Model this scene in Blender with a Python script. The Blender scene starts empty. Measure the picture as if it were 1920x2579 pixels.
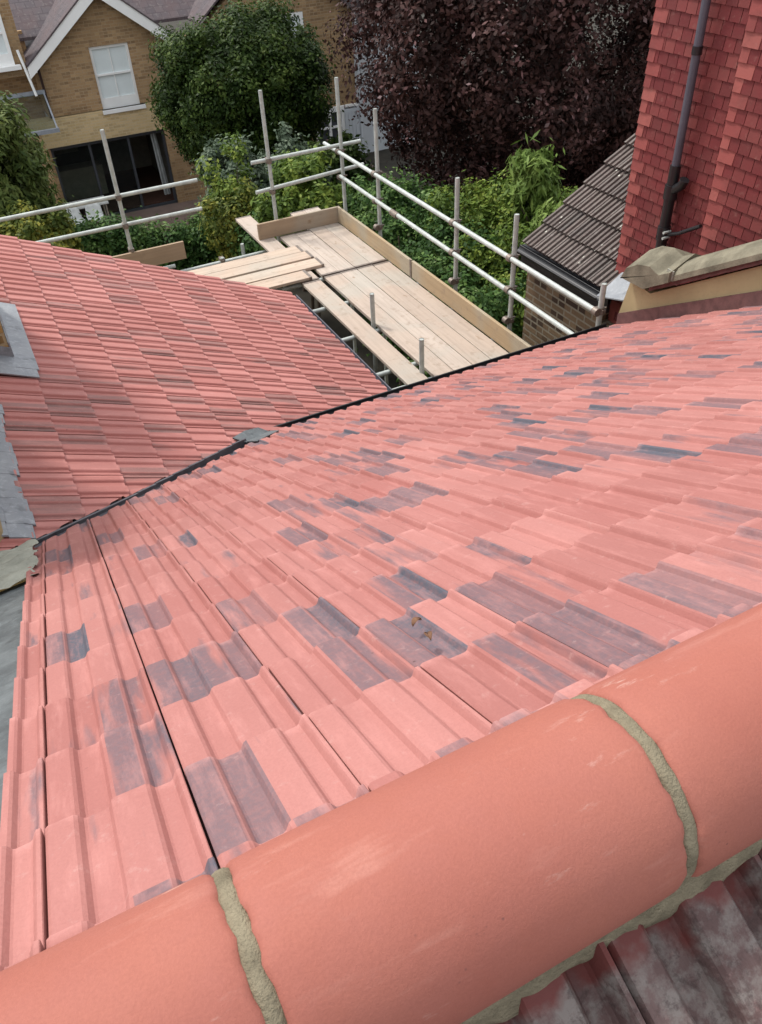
import bpy, bmesh, math, random
import numpy as np
from mathutils import Vector, Matrix

random.seed(7)
SC = bpy.context.scene
COL = SC.collection
ZO = 9.0                      # height of the camera above the gardens; all z below are relative to the camera

# ------------------------------------------------------------------ camera, sky, sun, exposure
cam_d = bpy.data.cameras.new("camera")
cam = bpy.data.objects.new("camera", cam_d)
COL.objects.link(cam)
R_ = Vector((0.89020413, -0.45366539, -0.04152492))
U_ = Vector((0.32247251, 0.56312869, 0.76085318))
F_ = Vector((0.32178888, 0.69070528, -0.64759411))
m = Matrix((R_, U_, -F_)).transposed().to_4x4()
m.translation = Vector((0, 0, ZO))
cam.matrix_world = m
cam_d.sensor_fit = 'VERTICAL'
cam_d.sensor_height = 24.0
cam_d.lens = 19.171
cam_d.clip_start = 0.05
cam_d.clip_end = 500
SC.camera = cam

SUN_EL, SUN_AZ = math.radians(57), math.radians(-27)      # azimuth from +Y towards +X
w = bpy.data.worlds.new("World"); SC.world = w; w.use_nodes = True
wn = w.node_tree
wn.nodes.clear()
sky = wn.nodes.new('ShaderNodeTexSky'); sky.sky_type = 'NISHITA'; sky.sun_disc = False
sky.sun_elevation = SUN_EL; sky.sun_rotation = SUN_AZ
sky.air_density = 1.0; sky.dust_density = 4.0; sky.ozone_density = 1.0
hs = wn.nodes.new('ShaderNodeHueSaturation'); hs.inputs['Saturation'].default_value = 0.28
bg = wn.nodes.new('ShaderNodeBackground'); bg.inputs['Strength'].default_value = 0.15
wo = wn.nodes.new('ShaderNodeOutputWorld')
wn.links.new(sky.outputs[0], hs.inputs['Color']); cloud = wn.nodes.new('ShaderNodeMix'); cloud.data_type = 'RGBA'; cloud.inputs['Factor'].default_value = .5     # thin even cloud over the sky
cloud.inputs[7].default_value = (7.0, 7.25, 7.6, 1)
wn.links.new(hs.outputs[0], cloud.inputs[6]); wn.links.new(cloud.outputs[2], bg.inputs[0]); wn.links.new(bg.outputs[0], wo.inputs[0])

sd = bpy.data.lights.new("sun", 'SUN'); sd.energy = 1.6; sd.angle = math.radians(7); sd.color = (1.0, 0.95, 0.88)
so = bpy.data.objects.new("sun", sd); COL.objects.link(so)
sdir = Vector((math.sin(SUN_AZ) * math.cos(SUN_EL), math.cos(SUN_AZ) * math.cos(SUN_EL), math.sin(SUN_EL)))
so.rotation_euler = sdir.to_track_quat('Z', 'Y').to_euler()
so.location = (0, 0, 40)
SC.view_settings.view_transform = 'Standard'
SC.view_settings.look = 'None'
SC.view_settings.gamma = 1.0
SC.view_settings.exposure = 0.72

# ------------------------------------------------------------------ materials
class NT:
    def __init__(s, name):
        s.m = bpy.data.materials.new(name); s.m.use_nodes = True
        s.t = s.m.node_tree; s.t.nodes.clear()
        s.out = s.t.nodes.new('ShaderNodeOutputMaterial')
        s.b = s.t.nodes.new('ShaderNodeBsdfPrincipled')
        s.t.links.new(s.b.outputs[0], s.out.inputs[0])
    def n(s, k, **kw):
        nd = s.t.nodes.new(k)
        for a, v in kw.items():
            if hasattr(nd, a): setattr(nd, a, v)
        return nd
    def l(s, a, b): s.t.links.new(a, b)
    def rgb(s, c):
        nd = s.n('ShaderNodeRGB'); nd.outputs[0].default_value = (*c, 1); return nd.outputs[0]
    def mix(s, fac, a, b, mode='MIX'):
        nd = s.n('ShaderNodeMix'); nd.data_type = 'RGBA'; nd.blend_type = mode
        for sock, v in ((nd.inputs['Factor'], fac), (nd.inputs[6], a), (nd.inputs[7], b)):
            if isinstance(v, (int, float)): sock.default_value = v
            elif isinstance(v, tuple): sock.default_value = (*v, 1)
            else: s.l(v, sock)
        return nd.outputs[2]
    def math(s, op, a, b=0.0, c=None, clamp=False):
        nd = s.n('ShaderNodeMath'); nd.operation = op; nd.use_clamp = clamp
        for i, v in enumerate((a, b, c)):
            if v is None: continue
            if isinstance(v, (int, float)): nd.inputs[i].default_value = v
            else: s.l(v, nd.inputs[i])
        return nd.outputs[0]
    def remap(s, v, a, b, c=0.0, d=1.0):
        nd = s.n('ShaderNodeMapRange'); nd.clamp = True
        s.l(v, nd.inputs[0])
        for i, x in enumerate((a, b, c, d)): nd.inputs[i + 1].default_value = x
        return nd.outputs[0]
    def noise(s, vec, scale, detail=3, rough=0.55, out='Fac'):
        nd = s.n('ShaderNodeTexNoise'); nd.inputs['Scale'].default_value = scale
        nd.inputs['Detail'].default_value = detail; nd.inputs['Roughness'].default_value = rough
        if vec is not None: s.l(vec, nd.inputs['Vector'])
        return nd.outputs[out]
    def map(s, vec, scale=(1, 1, 1), loc=(0, 0, 0)):
        nd = s.n('ShaderNodeMapping'); nd.inputs['Scale'].default_value = scale; nd.inputs['Location'].default_value = loc
        s.l(vec, nd.inputs['Vector']); return nd.outputs[0]
    def uv(s): return s.n('ShaderNodeUVMap').outputs[0]
    def pos(s): return s.n('ShaderNodeNewGeometry').outputs['Position']
    def island(s): return s.n('ShaderNodeNewGeometry').outputs['Random Per Island']
    def ramp(s, fac, stops):
        nd = s.n('ShaderNodeValToRGB'); s.l(fac, nd.inputs[0]); e = nd.color_ramp.elements
        while len(e) > 1: e.remove(e[-1])
        e[0].position, e[0].color = stops[0][0], (*stops[0][1], 1)
        for p, c in stops[1:]:
            x = e.new(p); x.color = (*c, 1)
        return nd.outputs[0]
    def bump(s, h, strength=0.3, dist=0.01):
        nd = s.n('ShaderNodeBump'); nd.inputs['Strength'].default_value = strength; nd.inputs['Distance'].default_value = dist
        s.l(h, nd.inputs['Height']); s.l(nd.outputs[0], s.b.inputs['Normal'])
    def fin(s, col, rough=0.8, metal=0.0, spec=0.5):
        if isinstance(col, tuple): s.b.inputs['Base Color'].default_value = (*col, 1)
        else: s.l(col, s.b.inputs['Base Color'])
        if isinstance(rough, (int, float)): s.b.inputs['Roughness'].default_value = rough
        else: s.l(rough, s.b.inputs['Roughness'])
        s.b.inputs['Metallic'].default_value = metal
        s.b.inputs['Specular IOR Level'].default_value = spec
        return s.m

def simple(name, col, rough=0.7, metal=0.0, var=0.15, scale=6.0, bump=0.0, spec=0.4):
    k = NT(name); p = k.pos()
    n1 = k.noise(p, scale, 4); n2 = k.noise(p, scale * 9, 3)
    c = k.mix(k.remap(n1, .3, .7), tuple(x * (1 - var) for x in col), tuple(min(1, x * (1 + var)) for x in col))
    c = k.mix(k.remap(n2, .55, .75, 0, .35), c, tuple(x * (1 - 2 * var) for x in col))
    if bump: k.bump(n2, bump, 0.004)
    return k.fin(c, rough, metal, spec)

def tile_material(name, A, Bc, grey, thr, amount, dirt=0.0, dirtcol=(.2, .2, .18)):
    """interlocking roof tile: per-half-tile dye streaks (uv: u = column, v = course)"""
    k = NT(name); uv = k.uv(); p = k.pos()
    sep = k.n('ShaderNodeSeparateXYZ'); k.l(uv, sep.inputs[0])
    u2 = k.math('FLOOR', k.math('MULTIPLY', sep.outputs[0], 2.0)); v1 = k.math('FLOOR', sep.outputs[1]); u1 = k.math('FLOOR', sep.outputs[0])
    def wn_(a, b, z):
        cb = k.n('ShaderNodeCombineXYZ'); k.l(a, cb.inputs[0]); k.l(b, cb.inputs[1]); cb.inputs[2].default_value = z
        w_ = k.n('ShaderNodeTexWhiteNoise'); w_.noise_dimensions = '3D'; k.l(cb.outputs[0], w_.inputs[0]); return w_.outputs[0]
    tile_r = wn_(u1, v1, 1.7); half_r = wn_(u2, v1, 5.3); half_r2 = wn_(u2, v1, 9.1)
    base = k.mix(tile_r, A, Bc)
    big = k.noise(p, 1.3, 2)
    hr3 = wn_(u1, v1, 3.3); base = k.mix(k.remap(hr3, .6, 1.0, 0, .32), base, tuple(x * .72 for x in A))
    base = k.mix(k.remap(big, .35, .7, 0, .45), base, tuple(x * .86 for x in A))
    # soft worn clouds along the slope
    su = k.map(uv, (5.0, 0.9, 1)); st = k.noise(su, 1.0, 3, .5)
    st2 = k.noise(k.map(uv, (9.0, 2.2, 1), (3, 7, 0)), 1.0, 4, .6)
    pick = k.remap(half_r, thr, thr + .08)                       # a few halves are dyed strongly
    pick2 = k.remap(half_r2, thr - .22, thr + .2, 0, .38)
    # each half tile shows its own piece of cloud; the dye cut-off differs per half
    off = k.n('ShaderNodeCombineXYZ'); k.l(k.math('MULTIPLY', half_r2, 23.0), off.inputs[2]); k.l(k.math('MULTIPLY', half_r, 9.0), off.inputs[1])
    va = k.n('ShaderNodeVectorMath'); va.operation = 'ADD'; k.l(k.map(uv, (2.6, .5, 1)), va.inputs[0]); k.l(off.outputs[0], va.inputs[1])
    cl = k.noise(va.outputs[0], 1.0, 4, .55)
    th = k.remap(half_r, thr, 1.0, .66, .22)
    d_ = k.math('SUBTRACT', cl, th)
    f = k.math('MULTIPLY', k.remap(d_, 0.0, .085), k.remap(half_r2, 0, 1, .55, 1.0))
    gr = k.noise(p, 70, 4, .7); f = k.math('MULTIPLY', f, k.remap(gr, .3, .6, .72, 1.0))
    fu = k.math('FRACT', k.math('MULTIPLY', sep.outputs[0], 2.0)); fv = k.math('FRACT', sep.outputs[1])
    roll = k.math('SUBTRACT', 1.0, k.math('MULTIPLY', k.remap(k.math('ABSOLUTE', k.math('SUBTRACT', fu, .47)), .02, .055, 1, 0), .65))
    side_ = k.math('SUBTRACT', half_r2, .5); lat = k.math('ADD', .8, k.math('MULTIPLY', k.math('MULTIPLY', side_, 1.5), k.math('SUBTRACT', fu, .5)))
    f = k.math('MULTIPLY', k.math('MULTIPLY', f, roll), lat)
    f = k.math('MULTIPLY', f, amount * 1.15, clamp=True)
    c = k.mix(f, base, grey)
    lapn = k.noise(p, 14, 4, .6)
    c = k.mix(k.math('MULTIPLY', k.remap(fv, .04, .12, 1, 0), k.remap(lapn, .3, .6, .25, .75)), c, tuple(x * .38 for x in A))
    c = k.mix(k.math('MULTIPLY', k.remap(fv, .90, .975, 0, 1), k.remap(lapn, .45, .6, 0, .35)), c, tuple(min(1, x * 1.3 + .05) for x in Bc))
    fine = k.noise(p, 160, 3, .7)
    c = k.mix(k.remap(fine, .4, .75, 0, .22), c, tuple(x * .62 for x in A))
    pale = k.noise(p, 33, 5, .7)
    c = k.mix(k.remap(pale, .60, .76, 0, .35), c, (.50, .33, .30))
    dust = k.noise(k.map(uv, (6, 1.3, 1), (5, 2, 0)), 1.0, 5, .7); c = k.mix(k.remap(dust, .5, .72, 0, .35), c, tuple(min(1, x * 1.25 + .03) for x in Bc))
    speck = k.n('ShaderNodeTexVoronoi'); speck.inputs['Scale'].default_value = 22; k.l(p, speck.inputs['Vector'])
    c = k.mix(k.math('MULTIPLY', k.remap(speck.outputs['Distance'], .05, .09, 1, 0), k.remap(k.noise(p, 4, 2), .6, .7)), c, (.10, .05, .05))
    if dirt:
        dn = k.noise(p, 26, 5, .7); dn2 = k.noise(p, 8, 4, .6)
        c = k.mix(k.math('MULTIPLY', k.remap(dn, .45, .62), dirt), c, dirtcol)
        c = k.mix(k.remap(dn2, .60, .68, 0, dirt * .6), c, (.36, .33, .31))
        c = k.mix(k.remap(k.noise(p, 55, 4, .75), .5, .66, 0, .7), c, tuple(x * .45 for x in A))
    if dirt:
        vv = k.n('ShaderNodeTexVoronoi'); vv.inputs['Scale'].default_value = 9; k.l(p, vv.inputs['Vector'])
        c = k.mix(k.math('MULTIPLY', k.remap(vv.outputs['Distance'], .10, .17, 1, 0), k.remap(k.noise(p, 3.5, 3), .50, .56)), c, (.55, .55, .48))
    k.bump(k.math('ADD', k.math('MULTIPLY', fine, .6), k.noise(p, 45, 3)), .25, .004)
    return k.fin(c, k.remap(st, .3, .7, .62, .8), 0, .35)

def brick_material(name, c1, c2, mortar, dark=(.06, .04, .03), darkamt=.5, stain=.3, ms=.012):
    k = NT(name); uv = k.uv(); p = k.pos()
    b = k.n('ShaderNodeTexBrick'); k.l(uv, b.inputs['Vector'])
    b.inputs['Color1'].default_value = (*c1, 1); b.inputs['Color2'].default_value = (*c2, 1); b.inputs['Mortar'].default_value = (*mortar, 1)
    b.inputs['Scale'].default_value = 1; b.inputs['Brick Width'].default_value = .225; b.inputs['Row Height'].default_value = .075
    b.inputs['Mortar Size'].default_value = ms; b.inputs['Mortar Smooth'].default_value = .3; b.inputs['Bias'].default_value = 0
    sep = k.n('ShaderNodeSeparateXYZ'); k.l(uv, sep.inputs[0])
    row = k.math('FLOOR', k.math('DIVIDE', sep.outputs[1], .075))
    off = k.math('MULTIPLY', k.math('MODULO', row, 2.0), .5)
    cx = k.math('FLOOR', k.math('ADD', k.math('DIVIDE', sep.outputs[0], .225), off))
    cb = k.n('ShaderNodeCombineXYZ'); k.l(cx, cb.inputs[0]); k.l(row, cb.inputs[1])
    w_ = k.n('ShaderNodeTexWhiteNoise'); k.l(cb.outputs[0], w_.inputs[0])
    big = k.noise(p, .9, 4)
    sel = k.math('MULTIPLY', k.remap(w_.outputs[0], .68, .76), k.math('SUBTRACT', 1.0, b.outputs['Fac']))
    c = k.mix(k.math('MULTIPLY', sel, darkamt), b.outputs['Color'], dark)
    c = k.mix(k.remap(big, .4, .7, 0, stain), c, tuple(x * .55 for x in c1))
    c = k.mix(k.remap(k.noise(p, 30, 4), .5, .8, 0, .3), c, tuple(x * .5 for x in c2))
    k.bump(k.math('SUBTRACT', k.noise(p, 60, 3), b.outputs['Fac']), .5, .008)
    return k.fin(c, .9, 0, .2)

def wood_material(name, A, Bc, knot=(.2, .12, .06), axis=0):
    k = NT(name); p = k.pos(); oi = k.n('ShaderNodeObjectInfo')
    sc = (1.2, 28, 28) if axis == 0 else (28, 1.2, 28)
    cb = k.n('ShaderNodeVectorMath'); cb.operation = 'ADD'; k.l(p, cb.inputs[0])
    rr = k.n('ShaderNodeCombineXYZ'); k.l(k.math('MULTIPLY', oi.outputs['Random'], 40.0), rr.inputs[2]); k.l(rr.outputs[0], cb.inputs[1])
    g = k.noise(k.map(cb.outputs[0], sc), 1.0, 4, .6)
    c = k.mix(oi.outputs['Random'], A, Bc)
    c = k.mix(k.remap(g, .42, .72, 0, .5), c, tuple(x * .62 for x in A))
    d = k.noise(p, 2.2, 4); c = k.mix(k.remap(d, .45, .75, 0, .4), c, tuple(x * .72 for x in Bc))
    c = k.mix(k.remap(k.noise(p, 1.1, 3), .5, .62, 0, .3), c, (.36, .38, .34)); c = k.mix(k.remap(k.noise(p, 9, 5, .7), .56, .68, 0, .5), c, (.25, .19, .14))
    kn = k.noise(k.map(cb.outputs[0], tuple(x * .35 if x > 5 else 5.0 for x in sc)), 1.0, 2); c = k.mix(k.remap(kn, .70, .76, 0, .6), c, knot)
    f = k.noise(p, 55, 3); c = k.mix(k.remap(f, .62, .74, 0, .3), c, (.16, .12, .09))
    k.bump(g, .3, .003)
    return k.fin(c, .85, 0, .25)

def leaf_material(name, stops, trans=.25, rough=.55):
    k = NT(name); i = k.island(); p = k.pos()
    n = k.noise(p, 1.9, 3)
    fac = k.math('ADD', k.math('MULTIPLY', i, .5), k.math('MULTIPLY', k.remap(n, .38, .62), .5))
    c = k.ramp(fac, stops)
    k.fin(c, rough, 0, .35)
    tr = k.n('ShaderNodeBsdfTranslucent'); k.l(c, tr.inputs[0]); k.b.inputs['Specular IOR Level'].default_value = .15
    mx = k.n('ShaderNodeMixShader'); mx.inputs[0].default_value = trans
    k.l(k.b.outputs[0], mx.inputs[1]); k.l(tr.outputs[0], mx.inputs[2]); k.l(mx.outputs[0], k.out.inputs[0])
    return k.m

M = {}
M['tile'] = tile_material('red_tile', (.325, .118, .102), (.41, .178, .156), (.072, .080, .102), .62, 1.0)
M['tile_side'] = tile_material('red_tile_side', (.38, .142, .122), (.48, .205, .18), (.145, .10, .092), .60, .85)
M['old_tile'] = tile_material('weathered_tile', (.105, .062, .058), (.16, .11, .10), (.05, .042, .045), .5, .9, .7, (.20, .18, .165))
M['brown_tile'] = tile_material('brown_tile', (.105, .082, .074), (.145, .115, .102), (.06, .052, .05), .7, .8, .4, (.14, .135, .115))
def ridge_mat():
    k = NT('ridge_clay'); p = k.pos()
    c = k.mix(k.remap(k.noise(p, 3.2, 4), .35, .7), (.355, .122, .086), (.305, .095, .068))
    sm = k.noise(k.map(p, (3, 14, 14)), 1.0, 5, .65)
    c = k.mix(k.remap(sm, .60, .75, 0, .5), c, (.50, .24, .19))
    sp = k.noise(k.map(p, (9, 30, 30)), 1.0, 6, .75); c = k.mix(k.math('MULTIPLY', k.remap(sp, .60, .68), k.remap(k.noise(p, 3.5, 2), .50, .62, .05, .55)), c, (.58, .40, .34))
    pit = k.n('ShaderNodeTexVoronoi'); pit.inputs['Scale'].default_value = 70; k.l(p, pit.inputs['Vector'])
    c = k.mix(k.math('MULTIPLY', k.remap(pit.outputs['Distance'], .06, .14, 1, 0), k.remap(k.noise(p, 5, 2), .62, .66)), c, (.16, .06, .05))
    c = k.mix(k.remap(k.noise(p, 7, 6, .7), .42, .66, 0, .5), c, (.33, .115, .09))
    fi = k.noise(p, 300, 4, .75); c = k.mix(k.remap(fi, .38, .68, 0, .26), c, (.20, .06, .045))
    k.bump(k.math('ADD', fi, k.math('MULTIPLY', k.noise(p, 60, 4), .8)), .35, .002)
    return k.fin(c, .72, 0, .35)
M['ridge'] = ridge_mat()
M['mortar'] = simple('green_mortar', (.205, .175, .12), .95, 0, .28, 30, .9, .1)
M['cement'] = simple('pale_cement', (.30, .30, .25), .95, 0, .25, 9, .6, .1)
M['slip'] = simple('broken_red_tile', (.17, .05, .04), .9, 0, .5, 30, .4, .2)
def lead_mat(name, A, Bc):
    k = NT(name); p = k.pos()
    c = k.mix(k.remap(k.noise(p, 5, 5, .65), .35, .65), A, Bc)
    c = k.mix(k.remap(k.noise(p, 24, 4, .7), .52, .72, 0, .6), c, tuple(x * 1.5 for x in Bc))
    c = k.mix(k.remap(k.noise(p, 11, 3), .58, .7, 0, .5), c, tuple(x * .45 for x in A))
    k.bump(k.noise(p, 9, 4), .5, .02)
    return k.fin(c, .55, .15, .4)
M['lead'] = lead_mat('new_lead', (.20, .215, .235), (.26, .275, .29))
M['lead_old'] = lead_mat('weathered_lead', (.075, .085, .09), (.13, .145, .15))
M['lead_dark'] = lead_mat('dark_valley_lead', (.085, .08, .09), (.12, .115, .125))
M['black'] = simple('black_plastic', (.012, .012, .014), .35, 0, .1, 5, 0, .5)
M['greyplastic'] = simple('grey_plastic', (.075, .075, .095), .4, 0, .12, 4, 0, .5)
M['brown_pipe'] = simple('brown_pipe', (.035, .015, .012), .4)
M['underlay'] = simple('dark_underlay', (.05, .02, .018), .95)
M['fascia'] = simple('dark_fascia', (.05, .045, .045), .6)
M['buff_render'] = simple('buff_render', (.36, .295, .165), .9, 0, .12, 3, .2, .2)
M['stone'] = simple('coping_stone', (.18, .165, .12), .92, 0, .35, 7, .7, .2)
M['flash_brown'] = simple('brown_step_flashing', (.14, .07, .065), .8, 0, .3, 12, .2)
M['yellow_brick'] = brick_material('yellow_brick', (.40, .27, .10), (.33, .20, .075), (.36, .29, .17), stain=.2)
M['house_brick'] = brick_material('stock_brick', (.45, .30, .16), (.32, .20, .105), (.40, .30, .19), darkamt=.35, stain=.6, ms=.008)
M['pale_band'] = brick_material('pale_brick_band', (.66, .50, .28), (.56, .41, .21), (.60, .48, .30), darkamt=.2, stain=.25)
M['brown_brick'] = brick_material('brown_brick', (.20, .135, .08), (.15, .10, .06), (.25, .22, .165), dark=(.03, .018, .015), darkamt=.85, stain=.3)
M['red_brick'] = brick_material('red_brick', (.20, .075, .04), (.26, .12, .06), (.22, .17, .12), stain=.4)
def hung_mat():
    k = NT('hung_clay_tile'); i = k.island(); p = k.pos()
    c = k.ramp(i, [(0, (.115, .016, .017)), (.35, (.14, .020, .021)), (.75, (.16, .026, .026)), (1, (.19, .042, .038))])
    c = k.mix(k.remap(k.noise(p, 5, 5, .65), .42, .7, 0, .6), c, (.13, .035, .03)); c = k.mix(k.remap(k.noise(p, 19, 4), .6, .75, 0, .3), c, (.30, .16, .13))
    k.bump(k.noise(p, 60, 3), .3, .004)
    return k.fin(c, .7, 0, .35)
M['hung'] = hung_mat()
M['hung_light'] = hung_mat(); M['hung_light'].name = 'corner_clay_tile'
for _nd in M['hung_light'].node_tree.nodes:
    if _nd.type == 'VALTORGB':
        for _e, _c in zip(_nd.color_ramp.elements, ((.20, .044, .040), (.24, .054, .048), (.27, .068, .058), (.31, .09, .075))): _e.color = (*_c, 1)
def slate_mat():
    k = NT('slate'); uv = k.uv(); p = k.pos()
    b = k.n('ShaderNodeTexBrick'); k.l(uv, b.inputs['Vector'])
    b.inputs['Color1'].default_value = (.075, .062, .070, 1); b.inputs['Color2'].default_value = (.10, .082, .088, 1); b.inputs['Mortar'].default_value = (.05, .04, .045, 1)
    b.inputs['Scale'].default_value = 1; b.inputs['Brick Width'].default_value = .25; b.inputs['Row Height'].default_value = .18; b.inputs['Mortar Size'].default_value = .008
    c = k.mix(k.remap(k.noise(p, 2, 4), .4, .7, 0, .6), b.outputs[0], (.11, .07, .07))
    c = k.mix(k.remap(k.noise(p, 12, 3), .55, .7, 0, .4), c, (.19, .17, .16))
    k.bump(b.outputs['Fac'], -.5, .01)
    return k.fin(c, .75, 0, .35)
M['slate'] = slate_mat()
M['white'] = simple('white_paint', (.84, .84, .82), .45, 0, .04, 3)
M['whitepanel'] = simple('pale_grey_panel', (.52, .55, .58), .5, 0, .06, 3)
M['blind'] = simple('net_curtained_pane', (.70, .76, .76), .15, 0, .04, 3)
M['darkframe'] = simple('grey_door_frame', (.05, .055, .065), .4)
M['greyframe'] = simple('grey_glazing_bar', (.26, .28, .31), .5)
M['room'] = simple('room_wall', (.22, .20, .17), .9)
M['room_dark'] = simple('room_floor', (.10, .05, .035), .7)
M['cabinet'] = simple('cabinet_front', (.42, .38, .30), .6)
M['curtain'] = simple('curtain_cloth', (.30, .32, .32), .9)
M['plastic_w'] = simple('white_plastic', (.62, .64, .62), .4)
def glass_mat():
    k = NT('window_glass'); k.fin((.03, .035, .04), .06, 0, .6)
    tr = k.n('ShaderNodeBsdfTransparent'); tr.inputs[0].default_value = (.85, .9, .88, 1)
    mx = k.n('ShaderNodeMixShader'); mx.inputs[0].default_value = .9
    k.l(k.b.outputs[0], mx.inputs[1]); k.l(tr.outputs[0], mx.inputs[2]); k.l(mx.outputs[0], k.out.inputs[0])
    return k.m
M['glass'] = glass_mat()
M['tube'] = simple('galvanised_tube', (.40, .43, .405), .5, .15, .18, 14, .1, .5)
M['coupler'] = simple('steel_coupler', (.20, .165, .14), .5, .5, .3, 30)
M['boardY'] = wood_material('scaffold_board', (.42, .335, .27), (.47, .40, .34), axis=1)
M['boardX'] = wood_material('scaffold_board_cross', (.46, .35, .27), (.50, .405, .32), axis=0)
M['toe'] = wood_material('toe_board_wood', (.40, .285, .165), (.39, .30, .19), axis=1)
M['toeX'] = wood_material('toe_board_wood_cross', (.38, .27, .18), (.36, .27, .185), axis=0)
M['bark'] = simple('bark', (.09, .065, .045), .95, 0, .3, 10, .6)
M['bark_dark'] = simple('dark_bark', (.05, .035, .03), .95, 0, .3, 10, .6)
M['leaf_green'] = leaf_material('leaf_green', [(0, (.009, .020, .004)), (.45, (.026, .052, .009)), (.8, (.065, .105, .018)), (1, (.14, .18, .05))])
M['leaf_beech'] = leaf_material('leaf_beech', [(0, (.012, .005, .004)), (.45, (.032, .014, .012)), (.78, (.088, .041, .035)), (.94, (.17, .085, .085)), (1, (.28, .20, .20))], .2, .6)
M['leaf_conifer'] = leaf_material('leaf_conifer', [(0, (.035, .06, .014)), (.5, (.09, .125, .03)), (1, (.19, .22, .065))])
M['leaf_yellow'] = leaf_material('leaf_yellow', [(0, (.035, .06, .012)), (.45, (.10, .13, .025)), (.8, (.26, .25, .04)), (1, (.42, .37, .08))])
M['leaf_greyish'] = leaf_material('leaf_greyish', [(0, (.05, .075, .045)), (.5, (.10, .14, .09)), (1, (.22, .27, .19))])
M['leaf_bright'] = leaf_material('leaf_bright', [(0, (.03, .06, .010)), (.5, (.105, .165, .026)), (.85, (.215, .27, .045)), (1, (.30, .34, .09))])
M['leaf_ivy'] = leaf_material('leaf_ivy', [(0, (.016, .040, .010)), (.5, (.050, .108, .026)), (.85, (.125, .205, .05)), (1, (.24, .32, .15))])
M['leaf_bamboo'] = leaf_material('leaf_bamboo', [(0, (.05, .09, .015)), (.5, (.12, .19, .04)), (1, (.24, .32, .08))])
M['dryleaf'] = simple('dry_leaf', (.15, .075, .04), .8, 0, .4, 60)
M['soil'] = simple('garden_soil', (.030, .026, .018), .95, 0, .4, 2.5, .6)
M['paving'] = simple('patio_paving', (.17, .12, .10), .85, 0, .2, 2.0, .2)
M['fence'] = simple('fence_wood', (.085, .055, .045), .9, 0, .35, 5, .4)

# ------------------------------------------------------------------ mesh building
class MB:
    def __init__(s): s.v = []; s.f = []; s.sm = []; s.uv = {}
    def add(s, vs, fs, smooth=False):
        b = len(s.v); s.v += [tuple(x) for x in vs]
        for f_ in fs: s.f.append(tuple(b + i for i in f_)); s.sm.append(smooth)
    def box(s, a, b):
        (x0, y0, z0), (x1, y1, z1) = a, b
        vs = [(x0, y0, z0), (x1, y0, z0), (x1, y1, z0), (x0, y1, z0), (x0, y0, z1), (x1, y0, z1), (x1, y1, z1), (x0, y1, z1)]
        s.add(vs, [(0, 3, 2, 1), (4, 5, 6, 7), (0, 1, 5, 4), (1, 2, 6, 5), (2, 3, 7, 6), (3, 0, 4, 7)])
        return s
    def obox(s, o, A, B_, C):
        """box from corner o and three edge vectors"""
        o, A, B_, C = Vector(o), Vector(A), Vector(B_), Vector(C)
        vs = [o, o + A, o + A + B_, o + B_, o + C, o + A + C, o + A + B_ + C, o + B_ + C]
        fs = [(0, 3, 2, 1), (4, 5, 6, 7), (0, 1, 5, 4), (1, 2, 6, 5), (2, 3, 7, 6), (3, 0, 4, 7)]
        if A.cross(B_).dot(C) < 0: fs = [tuple(reversed(q)) for q in fs]
        s.add(vs, fs); return s
    def prism(s, poly, d):
        d = Vector(d); P = [Vector(p) for p in poly]; n = len(P)
        nrm = Vector((0, 0, 0))
        for i in range(n): nrm += P[i].cross(P[(i + 1) % n])
        if nrm.dot(d) > 0: P = P[::-1]
        fs = [tuple(range(n)), tuple(range(2 * n - 1, n - 1, -1))]
        for i in range(n):
            j = (i + 1) % n; fs.append((i, i + n, j + n, j))
        s.add(P + [p + d for p in P], fs); return s
    def tube(s, path, r, seg=10, cap=True, hollow=0.0):
        P = [Vector(p) for p in path]; rs = r if isinstance(r, (list, tuple)) else [r] * len(P)
        rings = []; up = None
        for i, p in enumerate(P):
            t = (P[min(i + 1, len(P) - 1)] - P[max(i - 1, 0)]).normalized()
            if up is None: up = Vector((0, 0, 1)) if abs(t.z) < .9 else Vector((1, 0, 0))
            a = t.cross(up).normalized(); b = a.cross(t).normalized(); up = b
            rings.append([p + (a * math.cos(2 * math.pi * k / seg) + b * math.sin(2 * math.pi * k / seg)) * rs[i] for k in range(seg)])
        vs = [v for rg in rings for v in rg]; fs = []
        for i in range(len(P) - 1):
            for k in range(seg):
                k2 = (k + 1) % seg; fs.append((i * seg + k, (i + 1) * seg + k, (i + 1) * seg + k2, i * seg + k2))
        s.add(vs, fs, True)
        if cap:
            s.add(rings[0], [tuple(range(seg))]); s.add(rings[-1], [tuple(range(seg - 1, -1, -1))])
        return s
    def quad(s, a, b, c, d): s.add([a, b, c, d], [(0, 1, 2, 3)]); return s
    def mesh(s, name, mat):
        me = bpy.data.meshes.new(name)
        me.from_pydata([(x, y, z + ZO) for x, y, z in s.v], [], s.f)
        me.polygons.foreach_set('use_smooth', s.sm)
        uvl = me.uv_layers.new(name='UVMap')
        for p in me.polygons:
            n = p.normal; ax = max(range(3), key=lambda i: abs(n[i]))
            for li in p.loop_indices:
                c = me.vertices[me.loops[li].vertex_index].co
                uvl.data[li].uv = (c.y, c.z) if ax == 0 else ((c.x, c.z) if ax == 1 else (c.x, c.y))
        me.materials.append(mat)
        return me
    def build(s, name, mat, parent=None):
        return link(name, s.mesh(name, mat), parent)

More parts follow.
